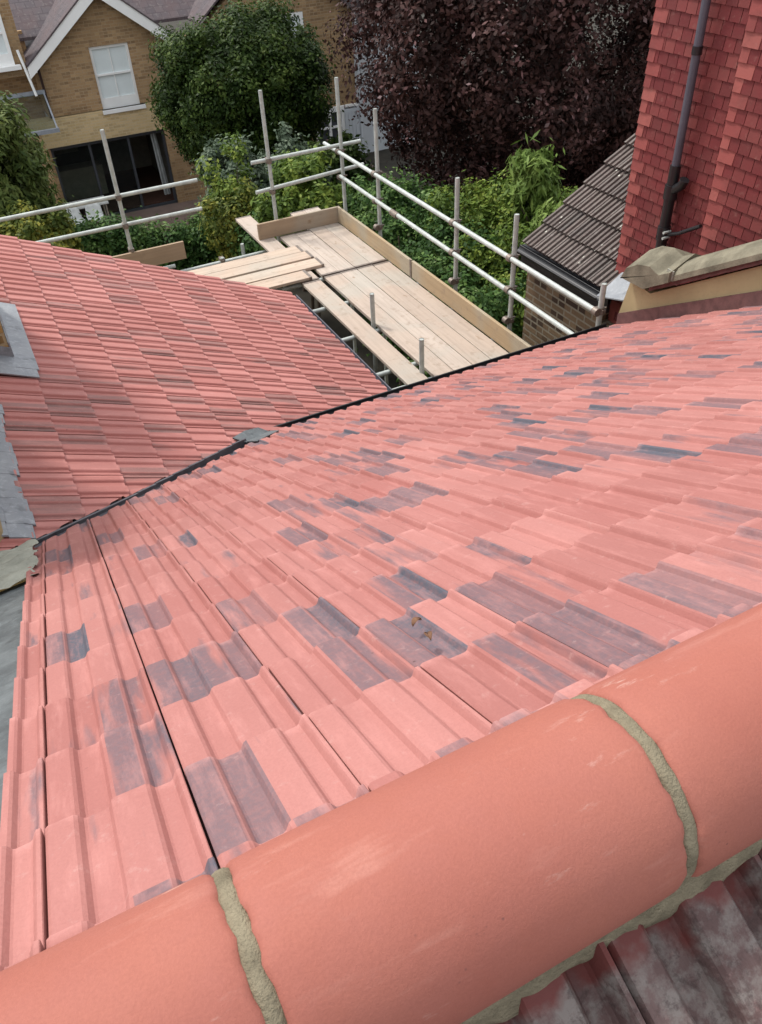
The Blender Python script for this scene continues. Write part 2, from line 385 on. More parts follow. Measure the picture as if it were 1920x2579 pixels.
def link(name, me, parent=None):
    o = bpy.data.objects.new(name, me); COL.objects.link(o)
    if parent is not None:
        o.parent = parent
        if parent.parent is None: o.location = -Vector(parent.location)
    else:
        co = np.empty(len(me.vertices) * 3); me.vertices.foreach_get('co', co); co = co.reshape(-1, 3)
        base = Vector(((co[:, 0].min() + co[:, 0].max()) / 2, (co[:, 1].min() + co[:, 1].max()) / 2, co[:, 2].min()))
        me.transform(Matrix.Translation(-base)); o.location = base
    return o
def thing(name, label, cat, loc, group=None):
    o = bpy.data.objects.new(name, None); COL.objects.link(o)
    o.empty_display_size = .3; o.location = (loc[0], loc[1], loc[2] + ZO)
    o['label'] = label; o['category'] = cat
    if group: o['group'] = group
    return o
def tag(o, label, cat, group=None):
    o['label'] = label; o['category'] = cat
    if group: o['group'] = group
    return o
def struct(o, kind='structure'): o['kind'] = kind; return o

# ------------------------------------------------------------------ tile slopes
PROFILE = [(.004, -.004), (.007, .013), (.030, .017), (.205, .017), (.232, .013), (.262, .002), (.28, 0), (.42, 0), (.442, .003), (.472, .014), (.495, .017),
           (.725, .017), (.75, .013), (.778, .002), (.795, 0), (.895, 0), (.915, .003), (.943, .015), (.956, .019), (.984, .019), (.990, .017), (.992, -.006)]
PROFILE_FLUTED = [(.01, 0), (.04, .018), (.15, .018), (.19, 0), (.28, 0), (.32, .018), (.45, .018), (.49, 0), (.56, 0), (.60, .018), (.73, .018), (.77, 0), (.86, 0), (.89, .018), (.98, .018), (.99, 0)]

def tile_slope(O, Uv, Dv, cols, rows, W, G, prof=PROFILE, t=.022, seed=1, jit=.0016, hs=1.0, uc=.008):
    """tiles laid from O (top), columns along Uv, courses down Dv; returns bmesh with uv (column, course)"""
    rng = random.Random(seed)
    O = Vector(O); Uv = Vector(Uv).normalized(); Dv = Vector(Dv).normalized(); N = Uv.cross(Dv)
    if N.z < 0: N = -N
    bm = bmesh.new(); uvl = bm.loops.layers.uv.new('UVMap')
    for j in range(rows):
        for i in range(cols):
            du, dn, dv, tw = rng.uniform(-jit, jit), rng.uniform(-jit, jit) * .8, rng.uniform(-1, 1) * .004, rng.uniform(-1, 1) * .0025
            head, tail, low, uvs = [], [], [], []
            for (a, h) in prof:
                base = O + Uv * (W * (i + a) + du)
                tl = tw * (a - .5)
                hh = h * hs
                head.append(bm.verts.new(base + Dv * (G * (j - .10)) + N * (hh - .002)))
                tail.append(bm.verts.new(base + Dv * (G * (j + 1) + dv) + N * (hh + t + dn + tl)))
                low.append(bm.verts.new(base + Dv * (G * (j + 1) + dv - uc) + N * (hh * .9 + dn + tl - .001)))
                uvs.append(i + a)
            n = len(prof)
            for q in range(n - 1):
                for A_, B_, va, vb in ((head, tail, .02, .98), (tail, low, .98, .985)):
                    f_ = bm.faces.new((A_[q], A_[q + 1], B_[q + 1], B_[q]))
                    for lp, (uu, vv) in zip(f_.loops, ((uvs[q], va), (uvs[q + 1], va), (uvs[q + 1], vb), (uvs[q], vb))):
                        lp[uvl].uv = (uu + 40, j + vv + 40)
            for e in (0, n - 1):
                pass
    return bm
def clip(bm, co, no):
    """keep the side the normal points away from"""
    bmesh.ops.bisect_plane(bm, geom=bm.verts[:] + bm.edges[:] + bm.faces[:], plane_co=co, plane_no=no, clear_outer=True)
def bm_obj(bm, name, mat, parent):
    bmesh.ops.recalc_face_normals(bm, faces=bm.faces[:]) if False else None
    bmesh.ops.translate(bm, verts=bm.verts[:], vec=(0, 0, ZO))
    me = bpy.data.meshes.new(name); bm.to_mesh(me); bm.free(); me.materials.append(mat)
    return link(name, me, parent)

# ------------------------------------------------------------------ ground
struct(MB().quad((-90, -60, -9), (110, -60, -9), (110, 150, -9), (-90, 150, -9)).build('ground', M['soil']))
struct(MB().box((-4, 20.6, -9.0), (7.4, 26.2, -8.95)).build('patio', M['paving']))

# ------------------------------------------------------------------ THE RE-ROOFED HOUSE
AN, BN = math.radians(28.944), math.radians(24.762)
house = thing('house', 'house with new red tiled roof slopes meeting at a lead lined valley', 'house', (1.5, 3, -9))
DN = .6645 + .022                 # perpendicular distance of the tile bed below the camera
def zN(y): return -(DN + y * math.sin(AN)) / math.cos(AN)
DL = 2.612 + .020
def zL(x): return -(DL + x * math.sin(BN)) / math.cos(BN)
dN = Vector((0, math.cos(AN), -math.sin(AN))); dL = Vector((math.cos(BN), 0, -math.sin(BN)))
# slope coordinates: s = y/cos ; tile courses end at s = .994 + .297 k
G = .297; W = .2345
s0 = .994 - 3 * G                 # = .103 (under the ridge)
rowsN = 19
y0 = s0 * math.cos(AN)
xL0 = .006 - 2 * W
bm = tile_slope((xL0, y0, zN(y0)), (1, 0, 0), dN, 23, rowsN, W, G, seed=3, t=.014, jit=.0011, hs=.85)
PX, PY = 1.46, 5.03
vdir = Vector((1.199, 1.0, 0)).normalized(); vn = Vector((-1.0, 1.199, 0)).normalized()     # points to +y side (side roof)
clip(bm, Vector((-.305, 0, 0)), Vector((-1, 0, 0)))
clip(bm, Vector((4.76, 0, 0)), Vector((1, 0, 0)))
clip(bm, Vector((0, .37, 0)), Vector((0, -1, 0)))
# the valley cut only where the two slopes meet: split in two, cut the left piece
left = bm; right = bm.copy()
clip(left, Vector((PX, 0, 0)), Vector((1, 0, 0))); clip(left, Vector((PX, PY, 0)) - vn * .035, vn)
clip(right, Vector((PX, 0, 0)), Vector((-1, 0, 0)))
me_t = bpy.data.meshes.new('tmp'); right.to_mesh(me_t); right.free(); left.from_mesh(me_t); bpy.data.meshes.remove(me_t)
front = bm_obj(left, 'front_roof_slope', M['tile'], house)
front['label'] = 'bright red tiled slope with grey streaked tiles'
# side slope
GL = .3016; WL = .2434
XE = 3.00
rowsL = 23; sE = XE / math.cos(BN); sT = sE - rowsL * GL; xT = sT * math.cos(BN)
YV = 8.66
colsL = 24
bm = tile_slope((xT, YV, zL(xT)), (0, -1, 0), dL, colsL, rowsL, WL, GL, seed=5, t=.017, jit=.0024, hs=.95, uc=.018)
left = bm; right = bm.copy()
clip(left, Vector((PX, 0, 0)), Vector((1, 0, 0))); clip(left, Vector((PX, PY, 0)) + vn * .035, -vn)
clip(right, Vector((PX, 0, 0)), Vector((-1, 0, 0))); clip(right, Vector((0, PY - .12, 0)), Vector((0, -1, 0)))
me_t = bpy.data.meshes.new('tmp'); right.to_mesh(me_t); right.free(); left.from_mesh(me_t); bpy.data.meshes.remove(me_t)
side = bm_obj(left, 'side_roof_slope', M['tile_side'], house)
side['label'] = 'lower side slope of closely ribbed pink red tiles'
# decking under the tiles
mb = MB()
def under(poly, off=.012, th=.06):
    global mb
    pts = [(x, y, z - off) for x, y, z in poly]; mb.prism(pts, (0, 0, -th))
xv = -.30; yv = PY + (xv - PX) / 1.199
under([(xv, .37, zN(.37)), (4.76, .37, zN(.37)), (4.76, PY - .03, zN(PY - .03)), (PX, PY - .03, zN(PY - .03)), (xv, yv - .03, zN(yv - .03))])
mb.build('front_roof_deck', M['underlay'], house)
mb = MB()
xa = xT + .02; ya = PY + (xa - PX) / 1.199
under([(xa, YV - .02, zL(xa)), (XE - .03, YV - .02, zL(XE - .03)), (XE - .03, PY - .10, zL(XE - .03)), (PX, PY - .1, zL(PX)), (PX, PY + .03, zL(PX)), (xa, ya + .03, zL(xa))])
mb.build('side_roof_deck', M['underlay'], house)
# valley lining: a dark trough with a raised welt, two strips following each roof plane
def vpt(x, side_off, dz):
    y = PY + (x - PX) / 1.199
    p = Vector((x, y, 0)) + vn * side_off
    z = zN(p.y) if side_off < 0 else zL(p.x)
    return (p.x, p.y, z + dz)
mb = MB()
xs = [-.30 + (PX - .24 + .30) * i / 12 for i in range(13)]
for xa_, xb_ in zip(xs[:-1], xs[1:]):
    mb.prism([vpt(xa_, -.10, -.012), vpt(xb_, -.10, -.012), vpt(xb_, .0, -.002), vpt(xa_, .0, -.002)], (0, 0, -.006))
    mb.prism([vpt(xa_, .0, .001), vpt(xb_, .0, .001), vpt(xb_, .10, -.004), vpt(xa_, .10, -.004)], (0, 0, -.006))
    hh_ = .022 + .045 * max(0, (xa_ - .2) / 1.1)
    mb.prism([vpt(xa_, .018, .0), vpt(xb_, .018, .0), vpt(xb_, .028, .0), vpt(xa_, .028, .0)], (0, 0, hh_))
mb.build('valley_lining', M['lead_dark'], house)
mb = MB()
mb.prism([vpt(PX - .26, .0, .045), vpt(PX - .02, .0, .044), vpt(PX - .03, .085, .042), vpt(PX - .14, .11, .042), vpt(PX - .28, .095, .042)], (0, 0, -.012))
mb.prism([vpt(PX - .25, -.085, .030), vpt(PX + .0, -.07, .030), vpt(PX - .01, -.001, .043), vpt(PX - .255, -.001, .044)], (0, 0, -.012))
mb.build('lead_saddle', M['lead_old'], house)

# eaves gutters
def gutter(p0, p1, r, mat, parent, name='gutter', nrm=None, depth=1.0):
    p0, p1 = Vector(p0), Vector(p1); t = (p1 - p0).normalized(); a = t.cross(Vector((0, 0, 1))).normalized()
    g = MB(); seg = 12; outer, inner = [], []
    for k in range(seg + 1):
        an = math.pi * k / seg; d = a * math.cos(an) + Vector((0, 0, -1)) * math.sin(an) * depth
        outer.append(d * r); inner.append(d * (r - .006))
    prof = outer + inner[::-1]; n = len(prof)
    vs = [p0 + q for q in prof] + [p1 + q for q in prof]
    fs = [(i, (i + 1) % n, (i + 1) % n + n, i + n) for i in range(n)] + [tuple(range(n))[::-1], tuple(range(n, 2 * n))]
    g.add(vs, fs)
    for e, s_ in ((outer[0], 1), (outer[-1], -1)):       # rolled rims
        g.tube([p0 + e, p1 + e], .008, 6)
    return g.build(name, mat, parent)
ze = zN(5.03)
gutter((PX + .03, 5.090, ze - .016), (4.74, 5.090, ze - .016), .052, M['black'], house)
MB().box((PX + .05, 4.90, ze - .22), (4.73, 4.925, ze - .03)).build('fascia', M['fascia'], house)
gutter((XE + .035, 4.75, zL(XE) - .04), (XE + .035, YV + .02, zL(XE) - .04), .050, M['greyplastic'], house)
MB().box((XE - .10, 4.93, zL(XE) - .25), (XE - .075, YV - .02, zL(XE) - .03)).build('fascia', M['fascia'], house)
# walls below
mb = MB(); mb.box((-3.4, -4.0, -9), (4.74, 4.88, -4.6)); mb.box((-3.4, 4.882, -9), (XE - .12, YV - .18, -4.75))
mb.prism([(XE - .12, YV - .42, -4.748), (XE - .12, YV - .42, zL(XE - .12) - .09), (-3.39, YV - .42, zL(-3.3) - .09), (-3.39, YV - .42, -4.748)], (0, .24, 0))
mb.box((PX, 4.6, -4.6), (4.74, 4.88, ze - .1))
mb.build('wall', M['yellow_brick'], house)
mb = MB(); mb.prism([(XE, YV - .03, zL(XE) - .035), (XE, YV - .03, zL(XE) - .16), (-2.6, YV - .03, zL(-2.6) - .16), (-2.6, YV - .03, zL(-2.6) - .035)], (0, .025, 0))
mb.build('bargeboard', M['cabinet'], house)

# ridge
YR, ZR, RR = .372, -.928, .125
PITCH = .476
def ridge_tile(x0, x1, seed):
    rng = random.Random(seed); nseg = 40; g = MB(); nx = 10
    ph = [rng.uniform(0, 6.28) for _ in range(6)]
    def jag(a, e): return .0018 * math.sin(9 * a + ph[e]) + .0013 * math.sin(23 * a + ph[e + 2]) + .0008 * math.sin(51 * a + ph[e + 4])
    sag = rng.uniform(-.001, .001)
    st = [(0, -.010), (.003, -.004), (.010, -.0008), (.03, 0)]
    prof = [(o, d) for o, d in st] + [(1 - o, d) for o, d in reversed(st)]
    outer = []
    for o, d in prof:
        ring = []
        for k in range(nseg + 1):
            a = math.radians(-103 + 206 * k / nseg)
            L_ = x1 - x0
            xx = x0 + (o if o < .5 else 0) + (0 if o < .5 else L_ - (1 - o)) + (jag(a, 0) if o < .5 else jag(a, 1))
            rr = RR + d + sag
            ring.append((xx, YR + rr * math.sin(a), ZR + rr * math.cos(a)))
        outer.append(ring)
    n = nseg + 1; vs = [p for rg in outer for p in rg]
    fs = [(i * n + k, (i + 1) * n + k, (i + 1) * n + k + 1, i * n + k + 1) for i in range(len(outer) - 1) for k in range(nseg)]
    g.add(vs, fs, True)
    inn = [[(p[0], YR + (p[1] - YR) * .86, ZR + (p[2] - ZR) * .86) for p in outer[0]], [(p[0], YR + (p[1] - YR) * .86, ZR + (p[2] - ZR) * .86) for p in outer[-1]]]
    vs = outer[0] + inn[0]; g.add(vs, [(k, k + 1, n + k + 1, n + k) for k in range(nseg)])
    vs = outer[-1] + inn[1]; g.add(vs, [(k, n + k, n + k + 1, k + 1) for k in range(nseg)])
    for e in (0, nseg):                                   # lower lips
        vs = [rg[e] for rg in outer]; vi = [inn[0][e], inn[1][e]]
        g.add(vs + vi, [tuple(range(len(vs))) + (len(vs) + 1, len(vs))])
    return g.build('ridge_tile', M['ridge'], house)
JW = .015
for kx in range(-6, 10):
    xa_ = .004 + kx * PITCH
    ridge_tile(xa_ + JW / 2, xa_ + PITCH - JW / 2, 100 + kx)
    # mortar joint band
    rng = random.Random(kx + 50); g = MB(); ns = 60; rings = []
    for e, (dx, dr) in enumerate(((-.018, -.018), (-.009, -.006), (-.004, -.004), (.004, -.004), (.009, -.006), (.018, -.018))):
        rings.append([(xa_ + dx + .0008 * math.sin(13 * a + e * 2.1 + kx), YR + (RR + dr + .0006 * math.sin(17 * a + kx + e) + rng.uniform(-.0003, .0003)) * math.sin(a), ZR + (RR + dr + .0006 * math.sin(17 * a + kx + e)) * math.cos(a)) for a in [math.radians(-105 + 210 * k / ns) for k in range(ns + 1)]])
    vs = [p for rg in rings for p in rg]; n = ns + 1
    g.add(vs, [(i * n + k, (i + 1) * n + k, (i + 1) * n + k + 1, i * n + k + 1) for i in range(5) for k in range(ns)], True)
    g.build('mortar_joint', M['mortar'], house)
# mortar bedding lines, both sides, lumpy
def zB(y): return zN(YR) - (YR - y) * math.tan(AN)
for sgn in (-1, 1):
    g = MB(); nx = 420; rng = random.Random(5 + sgn); xs = [-3.0 + 7.76 * i / nx for i in range(nx + 1)]
    prof = [(.108, .02), (.1155, -.018), (.118, -.042), (.120, -.068), (.121, -.098), (.108, -.16)]
    rows_ = []
    for q, (dy, dz) in enumerate(prof):
        rows_.append([])
        for i, x in enumerate(xs):
            wob = .0025 * math.sin(x * 21 + q) + .003 * math.sin(x * 47 + 2 * q) + .0018 * math.sin(x * 111 + 3.1 * q) + rng.uniform(-.0012, .0012)
            s_ = (0.25 if q < 2 else 1) * (1.6 if q == 4 else 1)
            rows_[-1].append((x, YR + sgn * (dy + wob * s_), ZR + dz + (wob * .6 if q > 1 else 0)))
    n = len(xs); vs = [p for r_ in rows_ for p in r_]
    fs = [(i * n + k, i * n + k + 1, (i + 1) * n + k + 1, (i + 1) * n + k) for i in range(len(prof) - 1) for k in range(n - 1)]
    if sgn > 0: fs = [tuple(reversed(q)) for q in fs]
    g.add(vs, fs, True); g.build('ridge_bedding', M['mortar'], house)
# back slope with old tiles
dB = Vector((0, -math.cos(AN), -math.sin(AN)))
yb0 = YR - .02
bm = tile_slope((-1.5, yb0, zB(yb0) + .004), (1, 0, 0), dB, 26, 5, .2345, .30, seed=11, t=.020, jit=.003, hs=2.1)
_k = M['old_tile'].node_tree; _b = [n for n in _k.nodes if n.type == 'BSDF_PRINCIPLED'][0]; _src = _b.inputs['Base Color'].links[0].from_socket
_g = _k.nodes.new('ShaderNodeNewGeometry'); _n = _k.nodes.new('ShaderNodeTexNoise'); _n.inputs['Scale'].default_value = 16; _n.inputs['Detail'].default_value = 5
_sx = _k.nodes.new('ShaderNodeSeparateXYZ'); _k.links.new(_g.outputs['Position'], _sx.inputs[0]); _k.links.new(_g.outputs['Position'], _n.inputs['Vector'])
_m = _k.nodes.new('ShaderNodeMath'); _m.operation = 'MULTIPLY_ADD'; _k.links.new(_n.outputs['Fac'], _m.inputs[0]); _m.inputs[1].default_value = .16; _k.links.new(_sx.outputs[1], _m.inputs[2])
_r = _k.nodes.new('ShaderNodeMapRange'); _k.links.new(_m.outputs[0], _r.inputs[0]); _r.inputs[1].default_value = .300; _r.inputs[2].default_value = .335
_x = _k.nodes.new('ShaderNodeMix'); _x.data_type = 'RGBA'; _k.links.new(_r.outputs[0], _x.inputs['Factor']); _k.links.new(_src, _x.inputs[6]); _x.inputs[7].default_value = (.12, .030, .026, 1)
_k.links.new(_x.outputs[2], _b.inputs['Base Color'])            # freshly exposed red strip that the old ridge used to cover
b_ = bm_obj(bm, 'back_roof_slope', M['old_tile'], house); b_['label'] = 'old grey lichen covered tiles behind the ridge'
MB().prism([(-1.5, YR, zN(YR) - .03), (4.7, YR, zN(YR) - .03), (4.7, -1.2, zB(-1.2) - .03), (-1.5, -1.2, zB(-1.2) - .03)], (0, 0, -.05)).build('back_roof_deck', M['underlay'], house)
# left verge: cement fillet and weathered lead beside the front slope
def lumpy(name, x0, x1, ya_, yb_, zf, mat, parent, nx=14, ny=60, amp=.012, seed=1, thick=.05):
    rng = random.Random(seed); g = MB(); P = []
    for j in range(ny + 1):
        y = ya_ + (yb_ - ya_) * j / ny
        xa_ = x0(y) if callable(x0) else x0; xb_ = x1(y) if callable(x1) else x1
        for i in range(nx + 1):
            x = xa_ + (xb_ - xa_) * i / nx
            P.append((x, y, zf(x, y) + amp * (math.sin(x * 31 + y * 17) + math.sin(y * 43 - x * 19)) * .4 + rng.uniform(-amp, amp) * .25))
    n = nx + 1
    g.add(P, [(j * n + i, j * n + i + 1, (j + 1) * n + i + 1, (j + 1) * n + i) for j in range(ny) for i in range(nx)], True)
    return g.build(name, mat, parent)
lumpy('verge_lead', -3.3, -.285, .30, 2.95, lambda x, y: zN(y) - .015 + (.0 if x > -.5 else -.02), M['lead_old'], house, amp=.010, seed=3)
lumpy('cement_fillet', lambda y: -.62 + .04 * math.sin(y * 9), lambda y: -.27 + .015 * math.sin(y * 31), 2.86, 3.62, lambda x, y: zN(y) + .012 + .03 * max(0, min(1, (y - 2.8) * 3)), M['cement'], house, amp=.022, seed=4)

# lead soakers beside the wall on the side slope
g = MB()
for i in range(12):
    ya_ = 3.62 + i * .121; xr_ = -.268 + .004 * (i % 2) + .012 * math.sin(i * 1.3)
    for q in range(4):
        xa_ = -.42 + (xr_ + .42) * q / 4; xb_ = -.42 + (xr_ + .42) * (q + 1) / 4; dz_ = .040 + .0015 * (i % 2) + (.012 if q == 0 else 0) * 1.0
        g.prism([(xa_, ya_, zL(xa_) + dz_), (xb_, ya_, zL(xb_) + dz_ - (.0 if q < 3 else .008)), (xb_, ya_ + .1215, zL(xb_) + dz_ - (.0 if q < 3 else .008)), (xa_, ya_ + .1215, zL(xa_) + dz_)], (0, 0, -.012))
g.build('lead_soakers', M['lead'], house)
rw = thing('rendered_wall', 'buff rendered wall stub rising beside the lead soakers at the left', 'wall', (-.9, 4.3, -2.9))
g = MB(); g.prism([(-.40, 3.60, -3.0), (-.40, 3.60, -1.1), (-1.6, 3.60, -1.1), (-1.6, 3.60, -3.0)], (0, 1.45, 0)); wo_ = g.build('wall', M['buff_render'], rw)
bv = wo_.modifiers.new('b', 'BEVEL'); bv.width = .05; bv.segments = 3
MB().box((-1.7, 3.52, -1.098), (-.32, 5.12, -1.02)).build('coping', M['stone'], rw)
# chimney stack further up the side slope, with lead apron
ch = thing('chimney', 'yellow brick chimney stack rising from the side roof slope in a lead surround', 'chimney', (-.55, 6.2, -3))
g = MB(); g.box((-1.1, 5.80, -3.0), (-.105, 6.72, -.9)); g.build('stack', M['yellow_brick'], ch)
g = MB(); g.box((-1.16, 5.74, -.898), (-.045, 6.78, -.80)); g.build('cap', M['stone'], ch)
g = MB()
g.prism([(-.103, 5.62, zL(-.103) + .055), (.035, 5.62, zL(.035) + .055), (.035, 6.80, zL(.035) + .055), (-.103, 6.80, zL(-.103) + .055)], (0, 0, -.01))
g.prism([(-1.2, 5.50, zL(-1.2) + .053), (.02, 5.50, zL(.02) + .053), (.02, 5.798, zL(.02) + .053), (-1.2, 5.798, zL(-1.2) + .053)], (0, 0, -.01))
g.box((-.102, 5.80, zL(-.1) - .02), (-.092, 6.72, zL(-.1) + .16))
g.prism([(-1.1, 5.797, zL(-1.1) + .02), (-1.1, 5.797, zL(-1.1) + .12), (-.092, 5.797, zL(-.1) + .12), (-.092, 5.797, zL(-.1) + .02)], (0, -.008, 0))
g.build('lead_flashing', M['lead'], ch)
g = MB(); g.box((-1.09, 5.789, zL(-.9) - .1), (-.11, 5.786, zL(-.1) + .05)) if False else None

# ------------------------------------------------------------------ parapet wall with coping on the right
pw = thing('parapet_wall', 'buff parapet wall with weathered stone coping at right edge of the new roof', 'wall', (4.95, 4, -9))
def zbot(y): return -3.45 + (5.05 - y) * .5586
def ztop(y): return -3.105 + (4.73 - y) * .605
g = MB()
g.prism([(4.78, 5.05, zbot(5.05)), (4.78, 4.96, -3.09), (4.78, 4.72, -3.125), (4.78, 2.4, ztop(2.4)), (4.78, 2.4, zbot(2.4))], (.27, 0, 0))
g.build('rendered_face', M['buff_render'], pw)
g = MB()
g.prism([(4.762, 5.04, zbot(5.04) + .005), (4.762, 5.04, zbot(5.04) - .12), (4.762, 2.4, zbot(2.4) - .14), (4.762, 2.4, zbot(2.4) + .005)], (.28, 0, 0))
g.build('step_flashing', M['flash_brown'], pw)
g = MB(); g.box((4.79, 2.3, -9), (5.04, 5.03, -4.9)); g.prism([(4.79, 5.03, -4.898), (4.79, 5.03, zbot(5.03) - .13), (4.79, 2.3, zbot(2.3) - .15), (4.79, 2.3, -4.898)], (.25, 0, 0)); g.build('wall', M['brown_brick'], pw)
# brick creasing course below the coping
g = MB(); g.prism([(4.735, 4.70, ztop(4.70)), (4.735, 4.70, ztop(4.70) + .035), (4.735, 2.4, ztop(2.4) + .035), (4.735, 2.4, ztop(2.4))], (.34, 0, 0)); g.build('tile_creasing', M['flash_brown'], pw)
# saddle back coping, slightly rounded
secs = [(4.70, .037), (4.70, .085), (4.745, .135), (4.82, .175), (4.905, .190), (4.99, .178), (5.07, .140), (5.11, .09), (5.11, .037)]
def coping(ya_, yb_, name='coping'):
    g = MB(); n = len(secs)
    A_ = [(x, ya_, ztop(ya_) + h) for x, h in secs]; B_ = [(x, yb_, ztop(yb_) + h) for x, h in secs]
    fs = [(i, (i + 1) % n, (i + 1) % n + n, i + n) for i in range(n)] + [tuple(range(n))[::-1], tuple(range(n, 2 * n))]
    g.add(A_ + B_, fs); return g.build(name, M['stone'], pw)
coping(4.44, 3.62); coping(3.61, 2.75); coping(2.74, 2.40)
g = MB()
kz = [(4.98, -3.055), (4.98, -2.985), (4.93, -2.88), (4.80, -2.80), (4.67, -2.77), (4.56, -2.80), (4.445, ztop(4.445) + .195), (4.445, ztop(4.445) + .037), (4.70, ztop(4.70) + .037)]
# kneeler: profile in y,z ; narrower at the eaves and ridged on top
n = len(kz)
A_ = [(4.67, y, z if q in (0, 8, 7) else z - .075) for q, (y, z) in enumerate(kz)]; B_ = [(4.90, y, z + (.03 if q not in (0, 7, 8) else 0)) for q, (y, z) in enumerate(kz)]; C_ = [(5.13, y, z if q in (0, 8, 7) else z - .075) for q, (y, z) in enumerate(kz)]
fs = [(i, (i + 1) % n, (i + 1) % n + n, i + n) for i in range(n)] + [(i + n, (i + 1) % n + n, (i + 1) % n + 2 * n, i + 2 * n) for i in range(n)] + [tuple(range(n))[::-1], tuple(range(2 * n, 3 * n))]
g.add(A_ + B_ + C_, fs); ko = g.build('kneeler_stone', M['stone'], pw); bv = ko.modifiers.new('b', 'BEVEL'); bv.width = .012; bv.segments = 2
g = MB(); g.box((4.695, 4.43, ztop(4.43) + .04), (4.705, 4.50, ztop(4.43) + .12)); g.build('mortar_joint', M['cement'], pw)

# ------------------------------------------------------------------ neighbouring tile hung house
nh = thing('tile_hung_house', 'neighbouring house wall hung with red clay tiles and a black drainpipe', 'house', (6.5, 5, -9))
def hung(x, ya_, yb_, z0, z1, name, seed, tw=.112, th=.098):
    rng = random.Random(seed); g = MB(); rows_ = int((z1 - z0) / th)
    for j in range(rows_):
        z = z0 + j * th; off = (j % 2) * tw / 2; y = ya_ - off
        while y < yb_:
            a_, b2 = max(y + .003, ya_), min(y + tw - .003, yb_)
            if b2 - a_ > .01:
                k1 = rng.uniform(0, .0015); k2 = rng.uniform(0, .0015); dz = rng.uniform(-.002, .002)
                out = .017
                zb, zt = z + dz, z + th + .03
                P = [(x - out - k1, a_, zb), (x - out - k2, b2, zb), (x - .004, b2, zt), (x - .004, a_, zt), (x + .003, a_, zb), (x + .003, b2, zb)]
                g.add(P, [(0, 3, 2, 1), (0, 1, 5, 4), (0, 4, 3), (1, 2, 5)])
            y += tw
    return g.build(name, M['hung'], nh)
XC, XT = 5.45, 5.25
hung(XC, 4.3, 5.87, -4.6, .6, 'tile_hanging', 1)
hung(XT, 2.2, 4.72, -4.0, .6, 'tile_hanging', 2)
# corner tiles of alternating width returning round both external corners
def corner(x, y, z0, n, back, seed):
    g = MB(); rng = random.Random(seed)
    for j in range(n):
        z = z0 + j * .098; wd = .15 if j % 2 else .075; k = rng.uniform(.004, .007)
        g.add([(x - .017 - k, y - wd, z), (x - .017 - k, y + .004, z), (x - .005, y + .004, z + .128), (x - .005, y - wd, z + .128), (x + .003, y - wd, z), (x + .003, y + .004, z)], [(0, 3, 2, 1), (0, 1, 5, 4), (0, 4, 3), (1, 2, 5)])
        g.add([(x - .017 - k, y + .004 + k, z), (x + back, y + .004 + k, z), (x + back, y + .001, z + .128), (x - .005, y + .001, z + .128)], [(0, 1, 2, 3)])
    g.build('corner_tiles', M['hung_light'], nh)
corner(XT, 4.722, -4.0, 47, .2, 9); corner(XC, 5.872, -4.6, 53, 1.9, 10)
g = MB(); g.box((XC, 2.0, -9), (10, 5.86, .62)); g.box((XT, 2.0, -9), (XC - .001, 4.715, .62)); g.build('wall', M['red_brick'], nh)
g = MB(); g.box((XT - .06, 3.6, -1.10), (XT + .05, 4.42, -1.02)); g.box((XT - .02, 3.66, -1.019), (XT + .03, 3.74, -.2)); g.box((XT - .02, 4.30, -1.019), (XT + .03, 4.38, -.2)); wf = g.build('window', M['white'], nh)
MB().box((XT - .008, 3.741, -1.018), (XT - .002, 4.299, -.2)).build('pane', M['glass'], wf)
# drainpipe
XP = XC - .085; YP = 5.262
g = MB(); g.tube([(XP, YP + .01, -2.36), (XP, YP + .01, .6)], .034, 16)
dp = g.build('downpipe', M['greyplastic'], nh)
for zz in (-1.51, -.35): MB().tube([(XP, YP + .01, zz), (XP, YP + .01, zz + .06)], .040, 16).build('socket', M['black'], dp)
g = MB(); g.tube([(XP, YP + .01, -2.42), (XP, YP + .01, -2.34)], .046, 16); g.tube([(XP, YP + .01, -4.6), (XP, YP + .01, -2.42)], .046, 16)
g.tube([(XP, YP + .01, -2.62), (XP, YP + .01, -2.50)], .058, 16); g.tube([(XP, YP, -2.55), (XP - .01, YP - .11, -2.47), (XP - .01, YP - .13, -2.42)], .040, 12)
g.tube([(XP, YP + .01, -2.98), (XP, YP + .01, -2.86)], .056, 16)
sp = g.build('soil_pipe', M['black'], nh)
g = MB(); g.tube([(XP, YP - .04, -2.92), (XP + .01, YP - .16, -2.87), (XT + .06, 4.82, -2.70)], .016, 8); g.build('waste_pipe', M['black'], nh)
g = MB(); 
for zz in (-2.89, -2.94):
    g.tube([(XP - .06, YP - .05, zz), (XP + .02, YP - .05, zz)], .012, 8)
g.build('bracket', M['tube'], nh)

